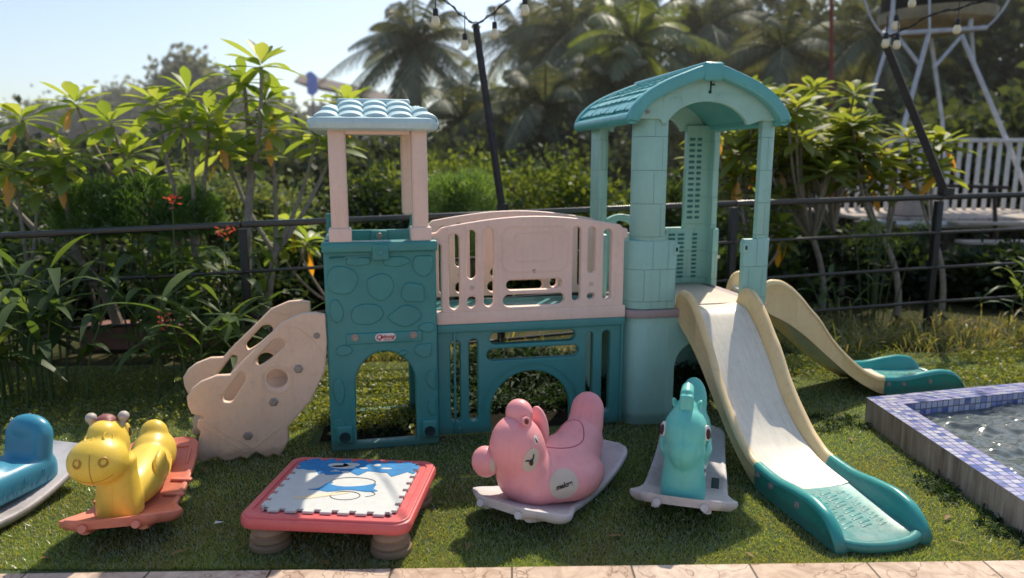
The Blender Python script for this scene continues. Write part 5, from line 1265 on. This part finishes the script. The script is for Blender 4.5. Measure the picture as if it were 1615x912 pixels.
# right side broadleaf weeds and papyrus by the fence
RG = leafmat('ginger_leaf', [(.05,.11,.03),(.09,.16,.05),(.14,.20,.07)], .45)
stalk_clump((4.05,5.55,0),5,.45,.7,.16,'ginger plant with long arching leaves right of the fence post',61,0,'ginger_plant',(.3,.45),(.04,.06),RG,'leafy plants at the right fence')
stalk_clump((4.6,5.6,0),6,.4,.7,.2,'ginger plant at the right edge above the pool',62,0,'ginger_plant',(.3,.45),(.04,.06),RG,'leafy plants at the right fence')
stalk_clump((2.6,5.75,0),4,.3,.55,.16,'small leafy plant behind the rear slide',63,0,'ginger_plant',(.2,.32),(.03,.05),RG,'leafy plants at the right fence')
def papyrus(base, n, h, label, seed):
    rng = np.random.default_rng(seed); root = empty('papyrus_plant', base, 0, label, 'plant'); m = MB(); B=[];D=[]
    for i in range(n):
        x,y = rng.normal(size=2)*.07; hh = h*rng.uniform(.8,1.05); t = Vector((x*2.2,y*2.2,hh)); m.tube([Vector((x,y,0)),t],[.006,.004],5)
        for k in range(34): B.append(np.array(t)); D.append(rng.normal(size=3)*.7+np.array([0,0,.55]))
    m.build('stems', stemg, root); k = len(B); v,f = big_leaves(B,D,rng.normal(size=(k,3)),rng.uniform(.08,.15,k),.006,.5,ns=3); np_mesh('tufts', v, f, 4, leafmat('papyrus',[(.10,.17,.03),(.15,.22,.05)],.5), root)
papyrus((3.15,6.2,0),9,.85,'feathery papyrus tufts rising behind the middle rail on the right',71)

# ---- bushes
def blob_pts(n, c, r, rng, hollow=.55, zmin=-1, lump=.25, seed=0):
    d = norm(rng.normal(size=(n,3))); rad = hollow+(1-hollow)*rng.uniform(0,1,n)**.5
    k = np.array([1+lump*noise.noise(Vector(tuple(q*2.2+seed))) + lump*.6*noise.noise(Vector(tuple(q*5.1+seed))) for q in d])
    P = d*(rad*k)[:,None]; keep = P[:,2] > zmin; P = P[keep]; d = d[keep]
    return np.array(c)+P*np.array(r), d
def feathery(base, parts, label, seed, cols, n=9000, L=.045, name='feathery_bush', stems=14):
    rng = np.random.default_rng(seed); root = empty(name, base, 0, label, 'bush'); V=[];F=[];o=0
    for (c,r) in parts:
        C, d = blob_pts(n//len(parts), c, r, rng, .45, -.6, .3, seed); k = len(C); D = d*.8+rng.normal(size=(k,3))*.5+np.array([0,0,.5]); v,f = leaf_quads(C, D, rng.uniform(.5,1.4,k)*L, .0045*L/.045*1.3, rng); V.append(v); F.append(f+o); o += len(v)
    np_mesh('foliage', np.concatenate(V), np.concatenate(F), 4, leafmat(name+'_leaf',cols,.45), root)
    m = MB()
    for i in range(stems):
        c,r = parts[i % len(parts)]; a = Vector((c[0]+rng.uniform(-.5,.5)*r[0], c[1]+rng.uniform(-.4,.4)*r[1], 0)); b_ = Vector((c[0]+rng.uniform(-.8,.8)*r[0], c[1], c[2])); m.tube(bez(a,a.lerp(b_,.5),b_,4), [.012,.010,.008,.007,.005], 5)
    m.build('stems', bark, root)
p = at(215,335,Y=5.4)
feathery((p.x,p.y,0), [((-.32,0,p.z-.02),(.28,.3,.26)),((.02,0,p.z),(.34,.3,.27)),((.36,.05,p.z-.03),(.25,.3,.22))], 'wide dark green feathery bush just behind the left fence rail', 81, [(.05,.12,.025),(.08,.17,.035),(.11,.21,.05)], 26000, .06)
p = at(722,308,Y=6.2)
feathery((p.x,p.y,0), [((-.12,0,p.z-.04),(.24,.3,.22)),((.13,0,p.z-.02),(.25,.3,.24)),((0,0,p.z-.35),(.3,.3,.3))], 'light green feathery bush beside the middle pole', 82, [(.08,.16,.04),(.12,.22,.06),(.17,.27,.08)], 20000, .055)
def leafbush(base, c, r, label, seed, cols, n=5000, L=.09, name='bush', W=.6, trunk=True, hollow=.55, lump=.3, cat='bush', group=None, gloss=.025):
    rng = np.random.default_rng(seed); root = empty(name, base, 0, label, cat, group)
    # clumps of leaves spread through an uneven volume
    nc = max(8, n//55); CC, d = blob_pts(nc, c, r, rng, hollow, -.85, lump, seed); s = np.mean(r)*.20
    idx = rng.integers(len(CC), size=n); C = CC[idx]+rng.normal(size=(n,3))*s; D = d[idx]+rng.normal(size=(n,3))*.9
    v,f = leaf_quads(C, D, L*rng.uniform(.6,1.3,n), L*W*rng.uniform(.6,1.2,n), rng); np_mesh('crown', v, f, 4, leafmat(name+'_leaf%d'%seed,cols,.42,.45,gloss), root)
    if trunk:
        m = MB(); tr = max(.02, r[0]*.045); c_ = Vector(c)
        for i in range(6 if trunk else 0):
            e = Vector(tuple(CC[rng.integers(len(CC))])); m.tube(bez(Vector((rng.uniform(-.1,.1)*r[0],0,0)), Vector((c_.x*.3,0,c_.z*.6)), e, 6), [tr*(1.3-1.0*i_/6) for i_ in range(7)], 6)
        m.build('trunk', bark, root)
    return root
rb = random.Random(31)
YG = [(.06,.10,.02),(.10,.15,.03),(.15,.20,.05),(.04,.07,.015)]
DG_ = [(.014,.028,.012),(.022,.042,.016),(.034,.058,.022),(.018,.035,.015)]
MG = [(.025,.05,.018),(.04,.075,.022),(.06,.10,.03),(.03,.06,.02)]
PG = [(.09,.14,.06),(.13,.18,.08),(.18,.22,.11),(.07,.11,.04)]
mid = [ # px, top y, Y, half width m, colour, label
 (640,268,9.0,.8,YG,'yellow green round bush left of the middle pole'),
 (740,262,9.6,.9,YG,'yellow green bush directly behind the middle pole'),
 (850,270,9.2,.95,YG,'broad sunlit bush between pole and brick tower'),
 (930,290,8.8,.6,YG,'small sunlit bush seen beside the brick tower'),
 (1075,300,9.0,.7,MG,'green bush seen between the brick tower posts'),
 (330,290,8.2,.75,PG,'pale leafy shrub behind the left fence'),
 (430,300,8.6,.7,PG,'pale leafy shrub beside the stone tower'),
 (70,300,8.5,.8,MG,'green shrub behind the leftmost plumeria'),
 (200,290,9.2,.9,DG_,'dark shrub behind the feathery bush'),
 (580,300,8.0,.6,DG_,'dark shrub seen through the stone tower window'),
 (500,360,7.2,.55,MG,'low green shrub left of the stone tower below the rail')]
for i,(px,ty,Y_,hw,cl,lab) in enumerate(mid):
    b_ = at(px,ty,Y=Y_); h = b_.z; leafbush((b_.x,Y_,0),(0,0,h*.52),(hw,hw*.8,h*.50),lab,100+i,cl,5200,.085)
for i,(px,ty,Y_,hw,lab) in enumerate([
 (1180,400,6.9,.5,'dark low shrub behind the rear slide'),(1290,370,7.4,.6,'dark low shrub under the flowering plumeria'),(1400,380,7.6,.55,'dark low shrub under the white deck'),(1520,420,7.4,.5,'dark low shrub beside the deck steps'),(1600,400,7.0,.5,'dark low shrub at the right edge below the deck'),
 (950,400,7.0,.7,'dark shrub behind the pink railing'),(780,400,7.2,.7,'dark shrub behind the left half of the bridge'),(400,420,6.6,.5,'dark shrub right of the heliconias'),(120,400,6.6,.7,'dark shrub filling the gap behind the heliconias'),(270,410,6.9,.6,'dark shrub below the feathery bush'),(-20,380,6.4,.6,'dark shrub at the left frame edge'),(600,420,6.8,.5,'dark shrub below the stone tower window')]):
    b_ = at(px,ty,Y=Y_); h = max(b_.z,.3); leafbush((b_.x,Y_,0),(0,0,h*.5),(hw,hw*.7,h*.52),lab,130+i,DG_ if i%3 else MG,3800,.10)

# ---- trees behind
def far_tree(px, ty, Y_, hw, cl, label, seed, n=7000, L=.26, name='broadleaf_tree', low=.35, group='trees in the background'):
    b_ = at(px,ty,Y=Y_); h = b_.z; zc = h*(1+low)/2; return leafbush((b_.x,Y_,0),(0,0,zc),(hw,hw*.8,h*(1-low)/2*1.05),label,seed,cl,n,L,name,.7,True,.35,.45,'tree',group,.02)
FD = [(.022,.036,.022),(.032,.050,.027),(.045,.065,.034),(.036,.055,.036)]
FM = [(.035,.055,.025),(.05,.075,.032),(.07,.095,.04),(.042,.062,.03)]
FH2 = [(.10,.13,.10),(.13,.16,.12)]  # pale greens with distance haze mixed into the colour
FH = [(.075,.10,.09),(.09,.12,.10),(.11,.13,.11)]  # lightened, greyed greens paint haze onto the farthest crowns
ft = [
 (-60,235,15,2.2,FM,.05,'broadleaf tree mass at the far left behind the plumerias'),(70,255,15,2.0,FD,.05,'dark tree low behind the left plumerias'),(190,255,16,2.2,FD,.05,'dark tree behind the thin branched plumeria'),(320,245,15.5,2.1,FD,.05,'dark tree behind the straight stemmed plumeria'),(450,245,16,2.2,FM,.05,'dark tree left of the stone tower roof'),(560,240,14,1.6,FD,.0,'dark tree filling the stone tower window'),
 (660,250,17,2.2,FD,.0,'dark low tree under the tall palm'),(790,240,18,2.4,FD,.0,'hazy green tree right of the middle pole'),(900,230,17,2.3,FD,.0,'dark tree left of the brick tower'),(1010,215,20,2.6,FD,.05,'dark tree behind the brick tower roof')]
for i,(px,ty,Y_,hw,cl,low,lab) in enumerate(ft): far_tree(px,ty,Y_,hw,cl,lab,200+i,7500,.20,low=low)
ft = [(1130,150,34,3.4,FD,.1,'tall dark tree over the roof ridge'),(960,95,36,3.6,FD,.2,'thin crowned tall tree with sky gaps left of the brick tower'),
 (1215,45,32,3.4,FM,.1,'tall tree right of the roof ridge'),(1320,20,28,3.4,FD,.1,'tall dark tree behind the red pole'),(1410,-20,26,3.4,FD,.05,'tall dark tree left of the tank stand'),(1500,-30,24,3.4,FD,.05,'tall tree behind the tank stand'),(1600,-50,22,3.4,FD,.0,'tall dark tree at the right edge of frame'),(1700,-50,20,3.2,FM,.0,'tall green tree cut by the right frame edge'),
 (1240,190,18,2.2,FD,.0,'dark tree just behind the right plumerias'),(1340,180,18,2.2,FD,.0,'dark tree between red pole and slanting pole'),(1530,190,15,2.0,FD,.0,'green tree behind the white railing'),(1450,200,16.5,2.0,FD,.0,'dark tree under the tank stand'),(1620,180,13.5,1.7,FM,.0,'green tree behind the right end of the railing'),
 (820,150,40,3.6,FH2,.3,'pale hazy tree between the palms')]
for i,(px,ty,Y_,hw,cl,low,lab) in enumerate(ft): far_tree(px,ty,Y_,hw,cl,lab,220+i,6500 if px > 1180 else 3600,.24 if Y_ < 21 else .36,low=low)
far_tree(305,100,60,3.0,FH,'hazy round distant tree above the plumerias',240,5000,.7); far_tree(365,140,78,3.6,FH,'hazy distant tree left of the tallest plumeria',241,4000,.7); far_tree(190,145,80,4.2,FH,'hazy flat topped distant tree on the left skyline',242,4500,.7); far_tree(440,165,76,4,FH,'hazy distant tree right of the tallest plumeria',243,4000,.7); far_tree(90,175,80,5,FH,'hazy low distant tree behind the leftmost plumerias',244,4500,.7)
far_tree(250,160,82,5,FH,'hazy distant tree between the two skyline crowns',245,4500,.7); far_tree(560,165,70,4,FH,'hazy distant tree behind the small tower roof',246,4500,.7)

# ---- coconut palms
palmtrunk = simple('palm_trunk', (.13,.11,.09), .9, var=.35, scale=8, bump=.6)
PALM = leafmat('palm_frond', [(.05,.07,.04),(.075,.10,.055),(.10,.13,.07),(.15,.15,.09)], .30, .5, .03)  # greens greyed to carry distance haze in the colour
def palm(px, py, Y_, fr, nf, label, seed, mat=None, drop=1.0, tr=.16):
    rng = np.random.default_rng(seed); c = at(px,py,Y=Y_); root = empty('coconut_palm', (c.x,c.y,0), 0, label, 'palm tree', 'coconut palms in the background'); top_ = Vector((0,0,c.z))
    m = MB(); lean = rng.uniform(-.6,.6); m.tube(bez(Vector((lean,0,0)),Vector((lean*.4,0,c.z*.5)),top_,8),[tr*(1.3-.6*i/8) for i in range(9)],8); m.build('trunk', palmtrunk, root)
    B=[];D=[];U=[];LL=[];rm = MB()
    for i in range(nf):
        a = i*2.4+rng.uniform(-.3,.3); k = i/nf; el = R(78-105*k+rng.uniform(-8,8)); L_ = fr*rng.uniform(.85,1.1); P = []
        d = Vector((math.cos(a)*math.cos(el), math.sin(a)*math.cos(el), math.sin(el))); side = Vector((-math.sin(a),math.cos(a),0))
        for j in range(15):
            t = j/14; p_ = top_+d*L_*t+Vector((0,0,-1))*L_*(.50+.25*k)*t*t*drop; P.append(p_)
        rm.tube(P, [fr*.012*(1.2-t/14) for t in range(15)], 5)
        for j in range(1,57):
            t = j/57*14; q0 = int(t); p_ = P[q0].lerp(P[min(q0+1,14)], t-q0); tan = (P[min(q0+1,14)]-P[q0]).normalized() if q0 < 14 else (P[14]-P[13]).normalized()
            for s in (-1,1):
                dd = side*s*.8+tan*.55+Vector((0,0,-.35-.3*rng.uniform())); B.append(np.array(p_)); D.append(np.array(dd)); U.append(np.array(tan.cross(side*s))); LL.append(fr*.24*math.sin(math.pi*(.12+.83*j/57))*rng.uniform(.85,1.1))
    rm.build('frond_stalk', stemg, root)
    v,f = big_leaves(B,D,U,np.array(LL),fr*.013,.25,ns=3,fold=.1,prof=[.6,1,.7,.05]); np_mesh('fronds', v, f, 4, mat or PALM, root)
    return root
palm(655,75,24,3.1,30,'large coconut palm behind the small tower, crown open to the sky',301,tr=.24)
palm(822,60,28,2.9,20,'coconut palm just right of the middle pole',302)
palm(900,60,24,3.2,28,'dense coconut palm left of the brick tower',304)
palm(1000,70,20,2.7,24,'coconut palm with yellow green fronds behind the brick tower',305,leafmat('young_frond',[(.09,.14,.03),(.14,.19,.04),(.07,.11,.03)],.45))
palm(860,170,18,2.4,24,'low coconut palm with drooping fronds beside the brick tower',306)
palm(1110,50,24,3.1,26,'coconut palm rising behind the roof ridge',307)
palm(1235,80,20,2.6,22,'coconut palm near the red pole',308)
palm(960,-20,28,3.7,24,'coconut palm at the top of frame over the trees',309)
palm(730,190,19,2.4,22,'low palm with dry fronds behind the middle pole',310)
palm(1180,-20,27,3.5,24,'tall coconut palm above the right slope of the roof',311)
palm(960,150,19,2.3,24,'short coconut palm just left of the brick tower roof',313)
palm(1390,60,19,2.5,20,'coconut palm behind the top of the thick slanting pole',314)

# ---- morning haze between the garden and the trees
hz_, nt_, N_, L_h, o_h = newmat('haze_air')
vs_ = nt_.nodes.new('ShaderNodeVolumeScatter'); vs_.inputs['Color'].default_value = (1,.97,.90,1); vs_.inputs['Density'].default_value = .0019; vs_.inputs['Anisotropy'].default_value = .45
L_h.new(vs_.outputs[0], o_h.inputs['Volume']); 
m = MB(); m.box((0,48,6.5),(130,80,13.4)); tag(m.build('haze', hz_, None, False), kind='structure')
# ---- red pole, tank stand, deck, house roof
m = MB(); a = at(1322,215,Y=9.5); b_ = at(1311,-40,Y=9.5); o = empty('red_pole',(a.x,a.y,0),0,'thin reddish brown pole rising behind the right plumerias','pole'); m.tube([Vector((0.05,0,0)),b_-Vector((a.x,a.y,0))],[.028,.022],8); m.build('shaft', simple('red_paint',(.25,.05,.035),.6), o)
white_pipe = simple('painted_pipe', (.55,.55,.60), .45, var=.2, scale=9)
TY = 10.0
st = empty('tank_stand', (at(1475,330,Y=TY).x,TY,0), 0, 'white steel pipe stand with splayed legs carrying a dark water tank', 'water tank stand'); off = Vector(st.location)
def pipe(name, p0, p1, r, mat=None, parent=None):
    m = MB(); m.tube([p0-off,p1-off],r*.68,8); return m.build(name, mat or white_pipe, parent or st)
T = lambda x,y,Y=TY: at(x,y,Y=Y)
pipe('platform_beam', T(1393,54), T(1555,44), .045); pipe('platform_beam', T(1400,30,11.2), T(1530,22,11.2), .04); pipe('platform_beam', T(1393,54),T(1405,36,11.2),.04); pipe('platform_beam', T(1555,44),T(1535,30,11.2),.04)
def ground_at(a, b): # extend to deck height
    return a+(b-a)*1.0
pipe('leg', T(1465,52), T(1425,200), .045); pipe('leg', T(1468,60,11), T(1486,190,11), .04); pipe('leg', T(1516,55), T(1592,232), .045); pipe('leg', T(1403,60), T(1372,160), .035); pipe('leg', T(1532,50,11), T(1536,100,11), .035)
pipe('leg', T(1425,200), T(1405,345), .045); pipe('leg', T(1486,190,11), T(1494,330,11), .04); pipe('leg', T(1592,232), T(1635,340), .045); pipe('leg', T(1372,160), T(1352,340), .035)
pipe('brace', T(1416,58), T(1452,105), .035); pipe('brace', T(1514,60), T(1472,108), .035)
pipe('upright', T(1405,50), T(1414,-60), .04); pipe('upright', T(1530,45), T(1536,-60), .045); pipe('upright', T(1466,50,9.8), T(1466,-60,9.8), .02)
for sgn,(p0,p1,p2) in enumerate(((T(1390,52),T(1368,30),T(1360,-20)),(T(1555,44),T(1585,20),T(1600,-20)))):
    m = MB(); m.tube([q_-off for q_ in bez(p0,p1,p2,8)], .014, 6); m.build('loose_pipe', white_pipe, st)
c = T(1475,38,10.6)-off; m = MB(); m.lathe([(.0001,-.10),(.55,-.10),(.72,.0),(.74,.12),(.74,.14),(.0001,.14)],tuple(c),32); m.build('tank_tray', simple('tan_tray',(.30,.24,.15),.7,var=.3,scale=5), st)
m = MB(); m.lathe([(.0001,.14),(.66,.14),(.70,.2),(.70,1.3),(.5,1.55),(.0001,1.6)],tuple(c),32); m.build('water_tank', simple('dark_tank',(.030,.020,.018),.6), st)
# deck with white railing and steps
dk = empty('timber_deck', (at(1480,338,Y=9).x,9.0,0), 0, 'raised round timber deck with white slatted railing behind the right fence', 'deck'); off = Vector(dk.location)
wood = simple('weathered_boards', (.42,.35,.29), .8, var=.3, scale=14, bump=.4); wht = simple('white_paint', (.60,.58,.56), .55, var=.15, scale=8); brn = simple('dark_timber', (.06,.04,.03), .7)
zd = at(1480,342,Y=8.6).z; x0 = at(1352,335,Y=8.7).x-off.x; x1 = at(1720,335,Y=8.7).x-off.x
m = MB(); nb = 16
for i in range(nb):
    xa = x0+(x1-x0)*i/nb; wv = (x1-x0)/nb-.012; cut = .35*max(0,1-i/3) ; m.box((xa+wv/2,.35+cut*.5,zd-.02),(wv,1.9-cut,.04),bev=.005)
m.build('boards', wood, dk)
m = MB(); m.tube([Vector((x0+.02,-.35,zd-.06)),Vector((x0+.35,-.66,zd-.07)),Vector((x1,-.66,zd-.07))],.045,6); m.build('edge_beam', wht, dk)
zt = at(1560,222,Y=9.4).z
for i in range(22):
    x = x0+.02+(x1-x0)*i/21; y = .9; hh = zt
    m = MB(); m.box((x,y,(zd+hh)/2),(.050,.03,hh-zd),bev=.004); m.build('picket', wht, dk)
xm = at(1470,220,Y=9.5).x-off.x
m = MB(); m.box(((x0+x1)/2,.9,zt+.02),(x1-x0+.1,.08,.05),bev=.008); m.build('handrail', wht, dk)
for (px,Yq) in ((1360,8.5),(1420,8.45),(1500,8.45),(1580,8.45)):
    p = at(px,338,Y=Yq); m = MB(); m.box((p.x-off.x,p.y-off.y+.1,zd/2-.05),(.07,.07,zd),bev=.006); m.build('deck_post', brn, dk)
for k in range(4):
    m = MB(); p = at(1555+k*14,352+k*30,Y=8.2-k*.25); m.box((p.x-off.x,p.y-off.y,p.z),(.75,.22,.035),bev=.006); m.build('step', wood, dk)
for (a,b_) in (((1455,292),(1590,296)),((1458,292),(1462,345)),((1568,296),(1572,420))):
    m = MB(); m.tube([at(*a,Y=8.2)-off, at(*b_,Y=8.2)-off],.022,6); m.build('dark_rail', brn, dk)
bx = empty('wooden_box', (at(1438,330,Y=8.7).x,8.75,zd), 0, 'pale square wooden planter box standing on the round deck', 'planter'); m = MB(); m.box((0,0,.24),(.34,.34,.46),bev=.01); bxp = m.build('box', simple('pale_box',(.48,.38,.33),.7), bx); m = MB(); m.box((0,0,.485),(.38,.38,.03),bev=.006); m.build('box_lid', wood, bx)
# house roof behind the stone tower and blue tarp
hz = at(515,150,Y=60); h = empty('distant_house', (hz.x,60,0), 0, 'distant house with a brown pitched roof left of the small tower roof', 'house'); zt_ = at(500,113,Y=60).z
m = MB(); m.add([(-1.6,0,zt_-2.6),(4.5,0,zt_-2.6),(4.5,3,zt_-2.6),(-1.6,3,zt_-2.6),(-1.6,0,0),(4.5,0,0),(4.5,3,0),(-1.6,3,0)],[(0,1,5,4),(1,2,6,5),(2,3,7,6),(3,0,4,7)]); m.build('wall', simple('cream_wall',(.4,.34,.28),.8), h)
m = MB(); m.loft([[(x,-.5,z-.0),(x,-.5,z+.12),(x,1.5,z+.9),(x,3.5,z+.12),(x,3.5,z)] for x,z in ((-2.4,zt_-.9),(1.0,zt_-1.6),(5.2,zt_-2.6))]); m.build('roof', simple('brown_tiles',(.12,.085,.075),.8,var=.3,scale=3), h)
m = MB(); t_ = at(492,130,Y=50); m.loft([[(-.35,0,-.7),(-.35,.05,-.7),(-.35,.05,.6),(-.35,0,.6)],[(0,-.1,-.9),(0,-.05,-.9),(0,-.05,.7),(0,-.1,.7)],[(.35,0,-.6),(.35,.05,-.6),(.35,.05,.4),(.35,0,.4)]]); o = m.build('blue_tarp', simple('blue_tarp',(.10,.20,.70),.6)); o.location = t_; tag(o,'bright blue tarp hanging beside the distant brown roof','tarp')
mm = MB(); mm.tube([(0,0,-t_.z),(0,0,-.6)],.05,6); mm.build('tarp_pole', brn, o)
# hills
hm = simple('hill_green', (.05,.075,.04), .95, var=.3, scale=.2)
m = MB(); n_ = 60; sec = []
for i in range(n_+1):
    x = -120+240*i/n_; h = 5.0+2.2*noise.noise(Vector((x*.03,2,0)))+1.2*noise.noise(Vector((x*.11,5,0)))
    sec.append([(x,110,-1),(x,112,h*.6),(x,120,h),(x,135,h),(x,150,-1)])
m.loft(sec); tag(m.build('hills', hm), kind='structure')
# reddish bare slope on the left
m = MB(); a = at(-40,262,Y=24); sec = []
for i in range(13):
    x = a.x-3+i*.9; h = 2.0-.11*i+.1*math.sin(i*2.1); sec.append([(x,22,-.1),(x,24,h*.75),(x,26,h),(x,30,h),(x,33,-.1)])
m.loft(sec); tag(m.build('slope', simple('red_earth',(.30,.16,.11),.95,var=.35,scale=.8)), kind='structure')
for o in list(bpy.data.objects):
    if o.type == 'MESH' and o.parent and o.parent.type == 'MESH' and o.name.split('.')[0] in ('moulded_slots','panel_edge','foot_ridge','moulded_waves','embossed_scroll','moulded_ring','screen_frame','arch_moulding','grip_ribs','hook_hole','face_seam','seat_seam','neck_hem','moulded_rib','line_print','blue_print','cloud_print','cream_print','lug_hole'): absorb(o, o.parent)
# ================================================================== LIGHT, SKY, CAMERA
SUN_EL, SUN_AZ = R(51), R(21)          # azimuth from +Y towards +X: behind and right of the castle
w = bpy.data.worlds.new('World'); scene.world = w; w.use_nodes = True; nt = w.node_tree; nt.nodes.clear()
o = nt.nodes.new('ShaderNodeOutputWorld'); b = nt.nodes.new('ShaderNodeBackground'); s = nt.nodes.new('ShaderNodeTexSky')
s.sky_type = 'NISHITA'; s.sun_disc = False; s.sun_elevation = SUN_EL; s.sun_rotation = SUN_AZ; s.air_density = 1.0; s.dust_density = 1.4; s.ozone_density = 1.2; s.altitude = 0
b.inputs[1].default_value = .15
hs = nt.nodes.new('ShaderNodeHueSaturation'); hs.inputs['Saturation'].default_value = .94; hs.inputs['Value'].default_value = 1.12; nt.links.new(s.outputs[0], hs.inputs['Color']); nt.links.new(hs.outputs[0], b.inputs[0]); nt.links.new(b.outputs[0], o.inputs[0])
sd = bpy.data.lights.new('Sun', 'SUN'); sd.energy = 5.0; sd.angle = R(.6); sd.color = (1,.91,.75); so = bpy.data.objects.new('Sun', sd); col.objects.link(so)
dv = Vector((math.sin(SUN_AZ)*math.cos(SUN_EL), math.cos(SUN_AZ)*math.cos(SUN_EL), math.sin(SUN_EL)))
so.rotation_euler = dv.to_track_quat('Z','Y').to_euler(); so.location = dv*20
cd = bpy.data.cameras.new('Camera'); cam = bpy.data.objects.new('Camera', cd); col.objects.link(cam); scene.camera = cam
cd.sensor_fit = 'HORIZONTAL'; cd.sensor_width = 36; cd.lens = 36*FOC/FW; cd.clip_start = .05; cd.clip_end = 2000
cam.location = (0,0,CAM_Z); cam.rotation_euler = (math.pi/2-PITCH,0,0)
cd.dof.use_dof = True; cd.dof.focus_distance = 3.05; cd.dof.aperture_fstop = 1.5
scene.view_settings.view_transform = 'Standard'; scene.view_settings.look = 'None'; scene.view_settings.exposure = 0
scene.render.engine = 'CYCLES'; scene.cycles.use_denoising = True; scene.cycles.max_bounces = 8; scene.cycles.volume_bounces = 0; scene.cycles.transparent_max_bounces = 8
